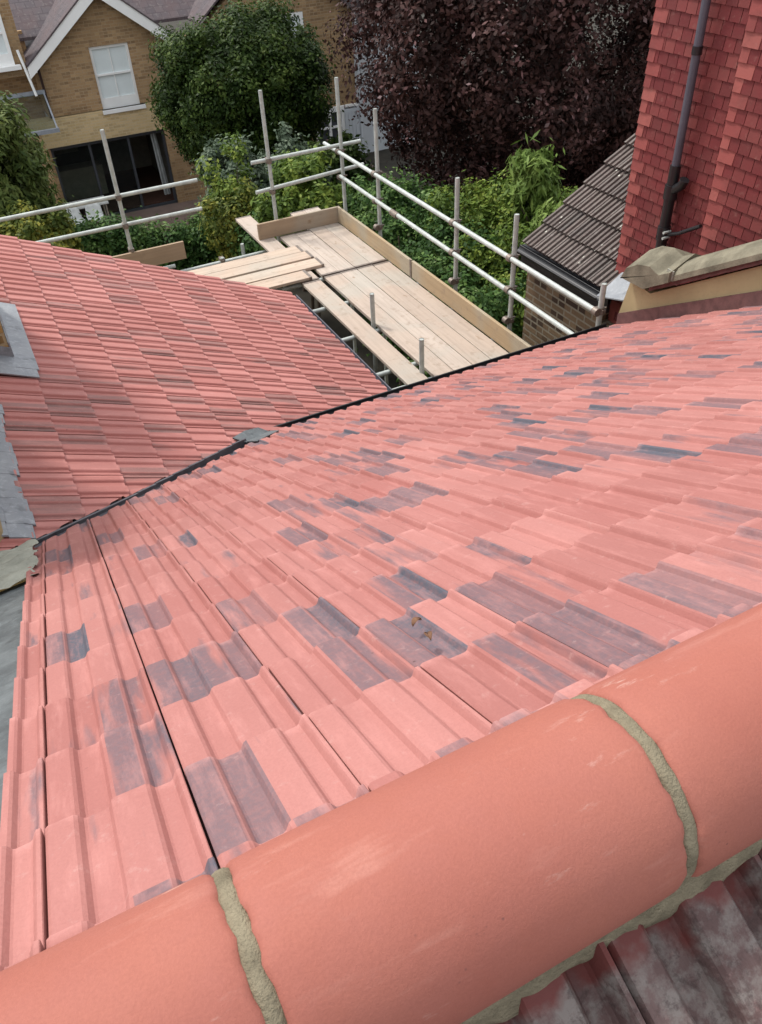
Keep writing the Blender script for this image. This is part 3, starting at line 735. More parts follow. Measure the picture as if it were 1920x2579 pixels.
# ------------------------------------------------------------------ brick extension with brown roof behind the scaffold
ex = thing('brick_extension', 'brown brick extension with mossy brown tiled roof and black gutter', 'building', (6.0, 6.5, -9))
XG = 5.20
g = MB(); g.box((XG + .09, 5.88, -9), (9.0, 7.12, -3.93)); g.box((XG + .09, 5.0, -9), (XG + .24, 5.878, -4.05)); g.build('wall', M['brown_brick'], ex)
PE = math.radians(33.2); zg = -3.66
dE = Vector((-math.cos(PE), 0, -math.sin(PE)))
ntop = 8; GE = .30
top = Vector((XG + .05, 7.17, zg)) - dE * (ntop * GE)
bm = tile_slope(top, (0, -1, 0), dE, 6, ntop, .235, GE, prof=PROFILE_FLUTED, t=.036, seed=31, jit=.003, hs=1.5, uc=.035)
bm_obj(bm, 'roof', M['brown_tile'], ex)
MB().prism([(XG + .06, 5.72, zg - .03), (XG + .06, 7.165, zg - .03), (XG + 2.15, 7.165, zg - .03 + 2.09 * math.tan(PE)), (XG + 2.15, 5.72, zg - .03 + 2.09 * math.tan(PE))], (0, 0, -.07)).build('roof_deck', M['underlay'], ex)
g = MB(); g.prism([(XG + .09, 7.0, -3.95), (9, 7.0, -3.95), (9, 7.0, zg + 1.3), (XG + 2.0, 7.0, zg + 1.2), (XG + .12, 7.0, zg - .1)], (0, .115, 0)); g.build('gable_wall', M['brown_brick'], ex)
gutter((XG - .02, 5.75, zg - .02), (XG - .02, 7.22, zg - .02), .058, M['black'], ex)
MB().box((XG + .05, 5.72, zg - .20), (XG + .085, 7.20, zg - .01)).build('fascia', M['black'], ex)
g = MB(); g.prism([(XG - .12, 5.28, -3.50), (XG - .12, 5.70, -3.62), (XG + .18, 5.72, -3.46), (XG + .18, 5.28, -3.34)], (0, 0, -.012)); g.box((XG - .12, 5.27, -3.9), (XG + .18, 5.279, -3.36)); g.build('lead_flashing', M['lead'], ex)
MB().box((XG - .11, 5.06, -9), (XG + .085, 5.268, -3.72)).build('pier', M['brown_brick'], ex)

# ------------------------------------------------------------------ scaffolds
S = 1.0233
def sp3(p): return (p[0] * S, p[1] * S, p[2] * S)
TR = .0262
def std(parent, x, y, ztop_, zb=-9.0, name='standard'):
    g = MB(); x *= S; y *= S; zt = ztop_ * S
    g.tube([(x, y, zb), (x, y, zt)], TR, 12, cap=False)
    g.tube([(x, y, zt - .06), (x, y, zt - .004)], TR * .86, 12)           # dark bore
    return g.build(name, M['tube'], parent)
def rail(parent, a, b, name='guard_rail'):
    g = MB(); g.tube([sp3(a), sp3(b)], TR, 12); return g.build(name, M['tube'], parent)
def coupler(parent, x, y, z, ax='y'):
    g = MB(); x, y, z = x * S, y * S, z * S
    g.tube([(x, y, z - .03), (x, y, z + .03)], TR + .012, 10)
    d = Vector((0, .055, 0)) if ax == 'y' else Vector((.055, 0, 0))
    o = Vector((-.05, 0, 0)) if ax == 'y' else Vector((0, .05, 0))
    c = Vector((x, y, z)) + o
    g.tube([c - d * .55, c + d * .55], TR + .012, 10)
    g.box((x - .018, y - .05, z - .02), (x + .018, y + .05, z + .02))
    g.tube([Vector((x, y, z)) - o * 1.3 + Vector((0, 0, .01)), Vector((x, y, z)) + o * .2], .009, 6)
    return g.build('coupler', M['coupler'], parent)
s1 = thing('scaffold', 'galvanised tube scaffold with double guard rails round the boarded platform', 'scaffold', (4.2, 8, -9))
posts = [(3.587, 10.55, -2.506), (4.62, 10.55, -2.506), (4.62, 9.47, -2.65), (4.62, 7.56, -2.93), (4.62, 6.455, -2.97), (4.62, 5.11, -3.15)]
for px_, py_, pz_ in posts: std(s1, px_, py_, pz_)
std(s1, 3.522, 7.49, -3.93); std(s1, 3.49, 6.33, -3.93)
std(s1, 3.06, 10.55, -4.33); std(s1, 2.72, 10.42, -4.40)
xi = 4.57
rail(s1, (xi, 11.0, -3.40), (xi, 5.10, -3.395)); rail(s1, (xi, 10.52, -3.715), (xi, 4.95, -3.755))
rail(s1, (3.36, 10.60, -3.345), (4.93, 10.60, -3.335)); rail(s1, (3.37, 10.60, -3.725), (4.96, 10.60, -3.645))
rail(s1, (1.2, 10.42, -4.47), (3.36, 10.42, -4.46), 'ledger'); rail(s1, (xi + .05, 4.9, -4.42), (xi + .05, 10.8, -4.42), 'ledger'); rail(s1, (3.52, 4.9, -4.44), (3.52, 10.8, -4.44), 'ledger')
for yy in (9.9, 9.0, 8.25, 7.45, 6.6, 6.25, 5.4): rail(s1, (3.02, yy, -4.365), (4.72, yy, -4.365), 'transom')
for px_, py_, pz_ in posts:
    ax = 'x' if px_ < 4 else 'y'
    coupler(s1, px_, py_, -3.40 if px_ > 4 else -3.345, ax)
    if py_ > 5.5: coupler(s1, px_, py_, -3.735, ax)
    if 5.5 < py_ < 10: coupler(s1, px_, py_, -4.075, ax)
coupler(s1, 3.522, 7.49, -4.42); coupler(s1, 3.49, 6.33, -4.42); coupler(s1, 2.72, 10.42, -4.44, 'x')
g = MB(); g.tube([sp3((xi, 9.02, -3.735)), sp3((xi, 8.86, -3.737))], TR + .014, 12); g.build('sleeve_coupler', M['coupler'], s1)
def toe(a, b, mat): 
    g = MB(); g.box(sp3(a), sp3(b)); o = g.build('toe_board', mat, s1); bv = o.modifiers.new('b', 'BEVEL'); bv.width = .004; return o
toe((4.455, 8.35, -4.298), (4.492, 10.44, -4.085), M['toe']); toe((4.457, 5.02, -4.298), (4.494, 8.32, -4.082), M['toe'])
toe((3.28, 10.445, -4.298), (4.496, 10.482, -4.085), M['toeX'])
g = MB(); g.box(sp3((4.448, 8.318, -4.30)), sp3((4.456, 8.352, -4.07))); g.build('toe_board_strap', M['coupler'], s1)
s2 = thing('scaffold', 'galvanised tube scaffold rails crossing one standard at the far left', 'scaffold', (1.0, 10.8, -9))
std(s2, 1.605, 10.55, -2.642); std(s2, -1.2, 10.55, -2.7)
rail(s2, (-2.2, 10.60, -3.435), (2.62, 10.60, -3.42)); rail(s2, (-2.2, 10.60, -3.775), (2.615, 10.60, -3.78))
coupler(s2, 1.605, 10.55, -3.425, 'x'); coupler(s2, 1.605, 10.55, -3.777, 'x'); coupler(s2, 1.605, 10.55, -4.10, 'x'); coupler(s2, -1.2, 10.55, -3.43, 'x')
g = MB(); g.box(sp3((-1.5, 10.49, -4.33)), sp3((2.268, 10.525, -4.105))); o = g.build('toe_board', M['toeX'], s2)
rail(s2, (-1.5, 10.5, -4.40), (2.1, 10.5, -4.40), 'ledger')
# loose boards
def fallen_leaf(x, y, label, ang):
    g = MB(); z = zN(y) + .044; c = Vector((x, y, z)); a = Vector((math.cos(ang), math.sin(ang), -math.sin(ang) * .55)); b = Vector((-math.sin(ang), math.cos(ang), -math.cos(ang) * .55)); up = Vector((0, .48, .87)); n = 6; vs = []
    for i in range(n + 1):
        t = i / n; wd = .011 * math.sin(math.pi * min(1, t * .92 + .06)); cu = .007 * math.sin(t * 3)
        vs += [c + a * (t - .5) * .030 + b * wd * .7 + up * (cu + .006), c + a * (t - .5) * .030 + up * cu, c + a * (t - .5) * .030 - b * wd * .7 + up * (cu + .005)]
    g.add(vs, [(i * 3 + k, i * 3 + k + 1, i * 3 + k + 4, i * 3 + k + 3) for i in range(n) for k in range(2)])
    o = tag(g.build('dry_leaf', M['dryleaf']), label, 'leaf'); md = o.modifiers.new('s', 'SOLIDIFY'); md.thickness = .0008
fallen_leaf(.553, 1.035, 'larger dry brown leaf lying on the middle of the front tiles', .4)
fallen_leaf(.537, .955, 'smaller dry leaf just below its larger neighbour on the front tiles', 1.3)
def board(a, b, mat, label):
    g = MB(); g.box(sp3(a), sp3(b)); o = g.build('scaffold_board', mat)
    A_, B_ = Vector(sp3(a)), Vector(sp3(b)); axx = 1 if (B_ - A_).y > (B_ - A_).x else 0
    for e_ in (0, 1):
        lo, hi = A_.copy() - Vector((.0015, .0015, .0015)), B_.copy() + Vector((.0015, .0015, .0015))
        if e_: lo[axx] = B_[axx] - .035
        else: hi[axx] = A_[axx] + .035
        MB().box(tuple(lo), tuple(hi)).build('end_band', M['coupler'], o)
    bv = o.modifiers.new('b', 'BEVEL'); bv.width = .005; bv.segments = 2
    tag(o, label, 'scaffold board', 'timber boards decking the scaffold'); return o
T0, T1 = -4.338, -4.300
cols_ = [(3.560, 3.776), (3.782, 4.000), (4.010, 4.222), (4.230, 4.450)]
ords = ['beside the two stub posts', 'second from the two stub posts', 'third from the two stub posts', 'against the long right toe board']
board((3.255, 5.02, T0), (3.485, 8.89, T1), M['boardY'], 'long single pale board left of the stub posts, next to the open gap')
for (xa_, xb_), od in zip(cols_, ords):
    board((xa_, 5.02, T0 + random.uniform(-.003, .003)), (xb_, 8.93 + random.uniform(-.01, .02), T1 + random.uniform(-.002, .002)), M['boardY'], 'long near deck board ' + od)
fo = ['far deck board in line with the stub posts', 'greenish far deck board second from the left corner post', 'far deck board third along the far toe board', 'far deck board in the corner of both toe boards']
for (xa_, xb_), od, ye_ in zip(cols_, fo, (10.43, 10.43, 11.15, 11.17)):
    board((xa_, 8.965, T0 + random.uniform(-.003, .003)), (xb_ + .002, ye_, T1 + random.uniform(-.002, .002)), M['boardY'], od)
board((3.262, 8.92, T0), (3.490, 11.40, T1), M['boardY'], 'board poking out past the far toe board at its left end')
L0, L1 = T1 + .004, T1 + .040
board((.8, 8.925, L0), (3.40, 9.160, L1), M['boardX'], 'cross board nearest the roof verge, crossing above the open gap')
board((.9, 9.190, L0), (3.68, 9.425, L1), M['boardX'], 'middle cross board between the two dark slots')
board((1.0, 9.475, L0), (3.66, 9.700, L1), M['boardX'], 'cross board just beyond the long dark slot')
board((1.1, 9.706, L0), (3.62, 9.925, L1), M['boardX'], 'farthest cross board, beside the open corner with the ledger tube')

# ------------------------------------------------------------------ house opposite (gable end)
HY = 26.0
oh = thing('brick_house', 'yellow brick gable house with white bargeboards and a white sash window', 'house', (4.6, 28, -9))
g = MB()
wx0, wx1, wz0, wz1 = 4.13, 5.20, -6.02, -4.45
zE = -4.62; APX, APZ = 4.59, -3.06
g.box((2.65, HY, -6.0), (wx0, HY + .3, zE)); g.box((wx1, HY, -6.0), (6.53, HY + .3, zE)); g.box((wx0, HY, -6.0 - .0), (wx1, HY + .3, wz0)) if wz0 > -6.0 else None
g.box((wx0, HY, wz1), (wx1, HY + .3, zE)) if False else None
g.prism([(2.65, HY, zE + .001), (wx0, HY, zE + .001), (wx0, HY, zE + (wx0 - 2.65) * (APZ - zE) / (APX - 2.65)), ], (0, .3, 0))
sl = (APZ - zE) / (APX - 2.65)
zl = zE + (wx0 - 2.65) * sl; zr = zE + (6.53 - wx1) * sl
g.prism([(wx0 + .001, HY, wz1), (wx1 - .001, HY, wz1), (wx1 - .001, HY, zr), (APX, HY, APZ), (wx0 + .001, HY, zl)], (0, .3, 0))
g.prism([(wx1, HY, zE + .001), (6.53, HY, zE + .001), (wx1, HY, zr)], (0, .3, 0))
g.box((5.72, HY - .02, -9), (7.2, HY + .3, -6.001)); g.box((6.531, HY + .05, -6.0), (7.3, HY + .3, -4.5))
g.box((2.65, HY + .3, -6.0), (2.95, 31, zE)); g.box((.0, HY + .9, -6.3), (2.649, HY + 1.2, -4.0))
g.build('wall', M['house_brick'], oh)
g = MB(); g.box((1.3, HY - .06, -6.76), (5.74, HY + .28, -6.021)); g.build('pale_brick_band', M['pale_band'], oh)
# bargeboards
for sx, xe in ((-1, 2.42), (1, 6.76)):
    g = MB(); ze_ = APZ + .10 - abs(xe - APX) * sl
    g.prism([(APX, HY - .30, APZ + .13), (APX, HY - .30, APZ - .22), (xe, HY - .30, ze_ - .24), (xe, HY - .30, ze_ + .07)], (0, .05, 0))
    g.build('bargeboard', M['white'], oh)
    g = MB(); g.prism([(APX, HY - .32, APZ + .16), (xe - .0, HY - .32, ze_ + .10), (xe, HY + 6, ze_ + .10), (APX, HY + 6, APZ + .16)], (0, 0, -.05)); g.build('gable_roof', M['slate'], oh)
    g = MB(); g.box((min(xe, xe - sx * .22), HY - .25, ze_ - .12), (max(xe, xe - sx * .22), HY + .0, ze_ - .06)); g.build('soffit', M['white'], oh)
# main roof behind
g = MB(); g.prism([(-8, HY + .8, -4.15), (14.5, HY + .8, -4.15), (14.5, HY + 6.5, .1), (-8, HY + 6.5, .1)], (0, 0, -.08)); g.build('main_roof', M['slate'], oh)
# upper left window
def sash(parent, x0, x1, z0, z1, y, mid=True, bars=True, blind=True, fr=.07, sill=True):
    g = MB(); g.box((x0, y, z0), (x0 + fr, y + .08, z1)); g.box((x1 - fr, y, z0), (x1, y + .08, z1)); g.box((x0 + fr, y, z1 - fr), (x1 - fr, y + .08, z1)); g.box((x0 + fr, y, z0), (x1 - fr, y + .08, z0 + fr))
    zm = (z0 + z1) / 2 + .05
    if mid: g.box((x0 + fr, y - .01, zm), (x1 - fr, y + .07, zm + .045))
    if bars:
        xm = (x0 + x1) / 2; g.box((xm - .012, y + .02, zm + .045), (xm + .012, y + .07, z1 - fr)); g.box((xm - .012, y + .02, z0 + fr), (xm + .012, y + .07, zm))
    wf = g.build('window', M['white'], parent)
    MB().box((x0 + fr, y + .05, z0 + fr), (x1 - fr, y + .056, z1 - fr)).build('pane', M['blind'], wf)
    if sill:
        MB().box((x0 - .04, y - .16, z0 - .10), (x1 + .12, y + .02, z0 - .001)).build('sill', M['white'], wf)
        MB().box((x0 + fr, y + .005, z0 + fr + .001), (x1 - fr, y + .045, z0 + .27)).build('bottom_rail', M['white'], wf)
    return wf
sash(oh, wx0 + .001, wx1 - .001, wz0, wz1, HY + .05)
sash(oh, 1.05, 2.16, -4.60, -3.25, HY - .05, fr=.09)
MB().box((.6, HY + .031, -4.9), (2.45, HY + .5, -3.1)).build('bay', M['house_brick'], oh)
g = MB(); g.tube([(2.70, HY - .06, -6.0), (2.70, HY - .06, -4.55)], .035, 8); g.build('drainpipe', M['brown_pipe'], oh)
g = MB(); g.tube([(2.44, HY - .3, -5.35), (2.30, HY - .2, -4.25)], .035, 8); g.build('white_pipe', M['white'], oh)
# lean-to glass roof
g = MB()
for q in range(3):
    xq = .5 + q * 1.07; g.obox((xq, HY - .1, -5.35), (.04, 0, 0), (0, -.95, -.72), (0, 0, .04))
g.obox((.5, HY - 1.1, -6.12), (2.2, 0, 0), (0, .08, 0), (0, 0, .10)); g.obox((.5, HY - .12, -5.37), (2.2, 0, 0), (0, .08, 0), (0, 0, .10))
gf = g.build('glazed_roof', M['greyframe'], oh)
g = MB(); g.obox((.52, HY - .1, -5.345), (2.12, 0, 0), (0, -.95, -.72), (0, 0, .008)); g.build('pane', M['glass'], gf)
g = MB(); g.box((.5, HY - 1.08, -9), (2.2, HY - 1.0, -6.13)); g.build('side_wall', M['house_brick'], oh)
# bifold opening with room
ox0, ox1, oz0, oz1 = 2.42, 5.71, -8.95, -6.765
g = MB(); g.box((1.3, HY + .281, -8.94), (1.4, HY + 4, -6.7)); g.box((5.95, HY + .31, -8.94), (6.05, HY + 4, -6.7)); g.box((1.3, HY + 4, -8.94), (6.05, HY + 4.1, -6.7)); g.box((1.3, HY + .29, -6.699), (6.05, HY + 4.1, -6.6)); g.build('room', M['room'], oh)
MB().box((1.41, HY + .3, -8.96), (5.94, HY + 3.99, -8.90)).build('room_floor', M['room_dark'], oh)
g = MB(); g.box((1.3, HY - .02, -9), (ox0, HY + .28, oz1)); g.build('side_pier', M['house_brick'], oh)
g = MB()
fw_ = .07
g.box((ox0, HY + .05, oz1 - .10), (ox1, HY + .15, oz1)); g.box((ox0, HY + .05, oz0), (ox1, HY + .15, oz0 + .06))
for xq in (ox0, ox0 + 1.05, ox0 + 2.18, ox1 - fw_): g.box((xq, HY + .05, oz0 + .06), (xq + fw_, HY + .15, oz1 - .10))
bf = g.build('folding_doors', M['darkframe'], oh)
MB().box((ox0 + fw_, HY + .09, oz0 + .06), (ox0 + 1.05, HY + .10, oz1 - .1)).build('pane', M['glass'], bf)
MB().box((ox0 + 1.12, HY + .09, oz0 + .06), (ox0 + 2.18, HY + .10, oz1 - .1)).build('pane', M['glass'], bf)
g = MB(); g.box((1.8, HY + 2.0, -8.89), (4.0, HY + 2.6, -8.0)); g.box((1.8, HY + 3.5, -7.9), (3.6, HY + 3.98, -7.3)); g.build('kitchen_units', M['cabinet'], oh)
g = MB()
for q in range(4): g.tube([(5.42 + q * .05, HY + .22 + .03 * (q % 2), -8.7), (5.36 + q * .035, HY + .22 + .03 * (q % 2), -6.8)], .035, 6)
g.build('curtain', M['curtain'], oh)
# garden chairs and table on the patio
def chair(x, y, rz, label):
    t = thing('garden_chair', label, 'chair', (x, y, -8.95), 'white shell chairs on the patio')
    t.rotation_euler = (0, 0, rz)
    me_g = MB(); n = 9; P = []
    for i in range(n):                                    # moulded shell: seat runs up into the back
        s_ = i / (n - 1)
        if s_ < .5: py, pz = -.20 + .40 * s_ * 2 * .95, .45 - .03 * math.sin(s_ * 2 * math.pi)
        else: q = (s_ - .5) * 2; py, pz = .18 + .10 * q, .45 + .38 * q ** 1.1
        wd = .24 - .03 * abs(s_ - .4) * 2 - (.05 if s_ > .9 else 0)
        for k in range(7):
            c_ = -1 + 2 * k / 6; P.append((wd * c_, py - (.05 * c_ * c_ if s_ > .5 else 0), pz + (.07 * c_ * c_ if s_ < .7 else .02 * c_ * c_)))
    fs = [(i * 7 + k, i * 7 + k + 1, (i + 1) * 7 + k + 1, (i + 1) * 7 + k) for i in range(n - 1) for k in range(6)]
    me = bpy.data.meshes.new('seat_shell'); me.from_pydata(P, [], fs); me.materials.append(M['plastic_w']); me.polygons.foreach_set('use_smooth', [True] * len(fs))
    o = bpy.data.objects.new('seat_shell', me); COL.objects.link(o); o.parent = t
    md = o.modifiers.new('s', 'SOLIDIFY'); md.thickness = .012
    for ax_, ay in ((-1, -1), (1, -1), (-1, 1), (1, 1)):
        g_ = MB(); g_.tube([(ax_ * .09, ay * .08, .44 - ZO), (ax_ * .23, ay * .22, 0 - ZO)], .013, 6)
        me = g_.mesh('leg', M['cabinet']); o = bpy.data.objects.new('leg', me); COL.objects.link(o); o.parent = t
    return t
chair(2.48, 24.7, .3, 'white shell chair left of its twin on the patio')
chair(2.98, 24.75, -.2, 'white shell chair right of its twin on the patio')
tb = thing('garden_table', 'pale table behind the white shell chairs on the patio', 'table', (2.7, 25.35, -8.95))
g = MB(); g.box((1.9, 25.05, -8.24), (3.5, 25.7, -8.20)); g.build('table_top', M['plastic_w'], tb)
for ax_, ay in ((1.98, 25.12), (3.42, 25.12), (1.98, 25.63), (3.42, 25.63)): MB().tube([(ax_, ay, -8.95), (ax_, ay, -8.24)], .022, 6).build('leg', M['cabinet'], tb)

# right house
rh = thing('brick_house', 'yellow brick gable end with pale boarded door panel between the two big trees', 'house', (9.6, 28, -9))
g = MB(); g.box((7.4, HY, -9), (10.9, HY + .3, -7.05)); g.box((7.4, HY, -7.05), (9.28, HY + .3, -4.35)); g.box((10.44, HY, -7.049), (12.03, HY + .3, -4.35)); g.box((9.281, HY, -7.049), (10.439, HY + .3, -5.90))
zr2 = -4.349; sl2 = .80; ap2 = 9.5
g.prism([(7.4, HY, zr2), (9.28, HY, zr2), (9.28, HY, zr2 + 1.88 * sl2)], (0, .3, 0)); g.prism([(9.281, HY, -4.28), (10.439, HY, -4.28), (10.439, HY, zr2 + 1.59 * sl2), (ap2, HY, zr2 + 2.3 * sl2), (9.281, HY, zr2 + 1.88 * sl2)], (0, .3, 0)); g.prism([(10.44, HY, zr2), (12.03, HY, zr2), (10.44, HY, zr2 + 1.59 * sl2)], (0, .3, 0))
g.box((11.73, HY + .3, -9), (12.03, 33, -4.35))
g.build('wall', M['house_brick'], rh)
sash(rh, 9.285, 10.435, -5.89, -4.29, HY - .03, fr=.10)
for sx, xe in ((-1, 7.2), (1, 12.25)):
    g = MB(); zz0 = zr2 + 2.3 * sl2 + .16; ze_ = zz0 - abs(xe - ap2) * sl2
    g.prism([(ap2, HY - .25, zz0), (xe, HY - .25, ze_), (xe, HY + 6, ze_), (ap2, HY + 6, zz0)], (0, 0, -.06)); g.build('roof', M['slate'], rh)
g = MB(); g.tube([(12.12, HY - .08, -9), (12.12, HY - .08, -4.45)], .045, 8); g.build('drainpipe', M['whitepanel'], rh)
g = MB(); g.box((11.55, HY - .10, -9), (12.06, HY + .2, -7.12)); 
for q in range(4): g.box((11.57 + q * .12, HY - .112, -9), (11.66 + q * .12, HY - .101, -7.2))
g.build('boarded_panel', M['whitepanel'], rh)
g = MB(); g.box((10.55, HY - .10, -7.14), (11.549, HY + .1, -7.06)); g.box((10.55, HY - .08, -9), (10.63, HY + .1, -7.14)); g.box((11.45, HY - .08, -9), (11.549, HY + .1, -7.14)); g.box((11.0, HY - .08, -9), (11.08, HY + .1, -7.14)); g.box((10.63, HY - .075, -7.62), (11.0, HY + .09, -7.56)); g.box((11.08, HY - .075, -7.62), (11.45, HY + .09, -7.56)); g.box((10.55, HY - .10, -7.059), (12.05, HY + .1, -7.0))
gd = g.build('glazed_door', M['white'], rh)
MB().box((10.63, HY - .01, -9), (11.45, HY + .0, -7.14)).build('pane', M['darkframe'], gd)
sw = thing('rendered_house', 'pale grey rendered house wall glimpsed beside the purple tree', 'house', (13.3, 28, -9))
MB().box((12.32, 27.2, -9), (15.0, 32, -4.9)).build('wall', M['whitepanel'], sw)
MB().prism([(12.2, 27.0, -4.898), (15.1, 27.0, -4.898), (15.1, 27.0, -4.8), (13.6, 27.0, -3.8), (12.2, 27.0, -4.8)], (0, 5, 0)).build('roof', M['slate'], sw)

# ------------------------------------------------------------------ vegetation
def leaves(name, mat, parent, centers, radii, per, size, seed, squash=1.0, droop=0.0, long=1.6, outc=None):
    """leaf-sized faces scattered through lumpy clumps"""
    rng = np.random.default_rng(seed)
    C_ = np.repeat(np.asarray(centers), per, axis=0); Rr = np.repeat(np.asarray(radii), per)
    n = len(C_)
    d = rng.normal(size=(n, 3)); d /= np.linalg.norm(d, axis=1)[:, None]
    rad = (rng.random(n) ** .42)
    P = C_ + d * (rad * Rr)[:, None] * np.array([1, 1, squash])
    P += rng.normal(size=(n, 3)) * .03 + (rng.random(n) < .08)[:, None] * rng.normal(size=(n, 3)) * .12
    oc = C_.mean(0) if outc is None else np.asarray(outc)
    nr = d * .9 + (P - oc) / np.linalg.norm(P - oc, axis=1)[:, None] * .5 + np.array([0, 0, .45]) + rng.normal(size=(n, 3)) * .55
    nr /= np.linalg.norm(nr, axis=1)[:, None]
    a = rng.normal(size=(n, 3)); a[:, 2] -= droop * 2.2
    a -= (a * nr).sum(1)[:, None] * nr; a /= np.linalg.norm(a, axis=1)[:, None] + 1e-9
    b = np.cross(nr, a)
    sz = size * rng.uniform(.6, 1.35, n)
    A_ = a * (sz * .5 * long)[:, None]; B_ = b * (sz * .42)[:, None]
    V = np.stack([P - A_, P - A_ * .1 + B_, P + A_, P - A_ * .1 - B_], axis=1).reshape(-1, 3)
    V[:, 2] += ZO
    me = bpy.data.meshes.new(name)
    me.vertices.add(4 * n); me.vertices.foreach_set('co', V.ravel())
    me.loops.add(4 * n); me.loops.foreach_set('vertex_index', np.arange(4 * n, dtype=np.int32))
    me.polygons.add(n); me.polygons.foreach_set('loop_start', np.arange(0, 4 * n, 4, dtype=np.int32)); me.polygons.foreach_set('loop_total', np.full(n, 4, dtype=np.int32))
    me.update(calc_edges=True); me.materials.append(mat)
    return link(name, me, parent)
def lumps(c, r, n, seed, rmin=.55, lump=.26, zlow=-1.0, amp=.14):
    rng = np.random.default_rng(seed); d = rng.normal(size=(n * 3, 3)); d /= np.linalg.norm(d, axis=1)[:, None]
    d = d[d[:, 2] > zlow][:n]; n = len(d)
    k = rng.uniform(rmin, 1.0, n) ** .6
    wob = 1 + amp * (np.sin(d[:, 0] * 5 + seed) + np.sin(d[:, 1] * 6 + seed * 2) * .7 + np.sin(d[:, 2] * 7 + d[:, 0] * 4) * .7) / 1.6
    rr = np.asarray(r, float); lr = lump * rr.min() * rng.uniform(.55, 1.3, n)
    return np.asarray(c) + d * (k * wob)[:, None] * (rr - lump * rr.min() * .7), lr
def trunk(parent, base, top, r, mat, limbs, seed):
    rng = random.Random(seed); g = MB(); b, t = Vector(base), Vector(top)
    path = [b.lerp(t, q / 6) + Vector((rng.uniform(-1, 1), rng.uniform(-1, 1), 0)) * r * .5 * (q > 0) for q in range(7)]
    g.tube(path, [r * (1.25 if q == 0 else 1 - .09 * q) for q in range(7)], 10)
    for L_ in limbs:
        s_ = path[rng.choice((3, 4, 5, 6))]; e = Vector(L_); mid = s_.lerp(e, .5) + Vector((rng.uniform(-.3, .3), rng.uniform(-.3, .3), .15))
        g.tube([s_, s_.lerp(mid, .6), mid, mid.lerp(e, .6), e], [r * .42, r * .34, r * .26, r * .16, r * .06], 7)
    return g.build('trunk', mat, parent)
def tree(name, label, c, r, nl, per, size, mat, bark, seed, tr=.18, lump=.26, zlow=-1, cat='tree', rmin=.5, droop=0, group=None, long=1.6, base=-9.0, amp=.14, keep=None):
    t = thing(name, label, cat, (c[0], c[1], base), group)
    cs, rs = lumps(c, r, nl, seed, rmin, lump, zlow, amp)
    if keep is not None:
        kk = np.array([keep(*q) for q in cs]); cs, rs = cs[kk], rs[kk]
    leaves('crown', mat, t, cs, rs, per, size, seed + 1, droop=droop, long=long, outc=c)
    rng = random.Random(seed); lim = [tuple(cs[rng.randrange(len(cs))]) for _ in range(9)]
    trunk(t, (c[0], c[1], base), (c[0] + .1, c[1], c[2]), tr, bark, lim, seed)
    return t
tree('tree', 'dense round dark green tree in front of the yellow brick gable house', (7.05, 22, -5.2), (2.42, 2.2, 2.05), 420, 300, .062, M['leaf_green'], M['bark'], 11, .2, .2, amp=.08)
tree('beech_tree', 'big dark purple leaved tree behind the garden fence', (12.9, 17.0, -3.2), (5.4, 4.4, 5.1), 620, 300, .075, M['leaf_beech'], M['bark_dark'], 23, .3, .155, amp=.10, rmin=.62, keep=lambda x, y, z: not (x < 8.9 - .1 * (z + 4.4) and z < -4.3))
tree('conifer', 'soft yellowish green conifer at the left edge of the photo', (.10, 18, -5.75), (1.75, 1.6, 2.45), 190, 260, .06, M['leaf_conifer'], M['bark'], 31, .14, .25, droop=.6, long=2.6)
def shrub(name, label, c, r, nl, per, size, mat, seed, **kw): return tree(name, label, c, r, nl, per, size, mat, M['bark'], seed, tr=.04, cat=kw.pop('cat', 'shrub'), **kw)
shrub('shrub', 'orange yellow shrub under the conifer at the left edge', (.75, 16, -5.65), (.85, .7, .75), 50, 160, .06, M['leaf_yellow'], 41)
shrub('shrub', 'yellow leaved shrub beside the end of the clipped ivy hedge', (4.5, 15.6, -6.3), (.8, .7, 1.2), 46, 170, .06, M['leaf_yellow'], 43, rmin=.2, lump=.4, amp=.25)
shrub('shrub', 'tall thin leafed green shrub between the yellow and the grey green one', (4.75, 16.3, -6.0), (.7, .6, 1.2), 40, 150, .06, M['leaf_bright'], 44, rmin=.2, lump=.4, amp=.25)
shrub('shrub', 'grey green shrub under the left side of the round tree', (5.25, 17.6, -6.1), (.95, .8, 1.25), 70, 170, .07, M['leaf_greyish'], 47)
shrub('shrub', 'pale flowering shrub below the centre of the round tree', (6.7, 18.2, -6.3), (.9, .8, 1.3), 45, 120, .07, M['leaf_greyish'], 48, rmin=.3)
shrub('shrub', 'bright green shrub seen between the far guard rails', (5.6, 14.6, -5.85), (.95, .8, 1.15), 80, 170, .07, M['leaf_bright'], 51)
shrub('shrub', 'leafy green shrub directly behind the far toe board', (6.9, 14.2, -6.15), (1.25, .9, 1.0), 80, 170, .075, M['leaf_ivy'], 53)
shrub('shrub', 'mixed green shrub left of the far post foot, behind the bright one', (4.95, 14.9, -6.3), (.8, .7, .9), 60, 170, .065, M['leaf_ivy'], 52)
shrub('shrub', 'small lime green shrub between the two far guard rails', (6.1, 16.2, -5.75), (.6, .6, .75), 45, 150, .06, M['leaf_bamboo'], 54)
shrub('shrub', 'dark shrub in the shade under the round green tree', (8.0, 19.6, -7.2), (1.6, 1.2, 1.4), 80, 160, .09, M['leaf_green'], 55)
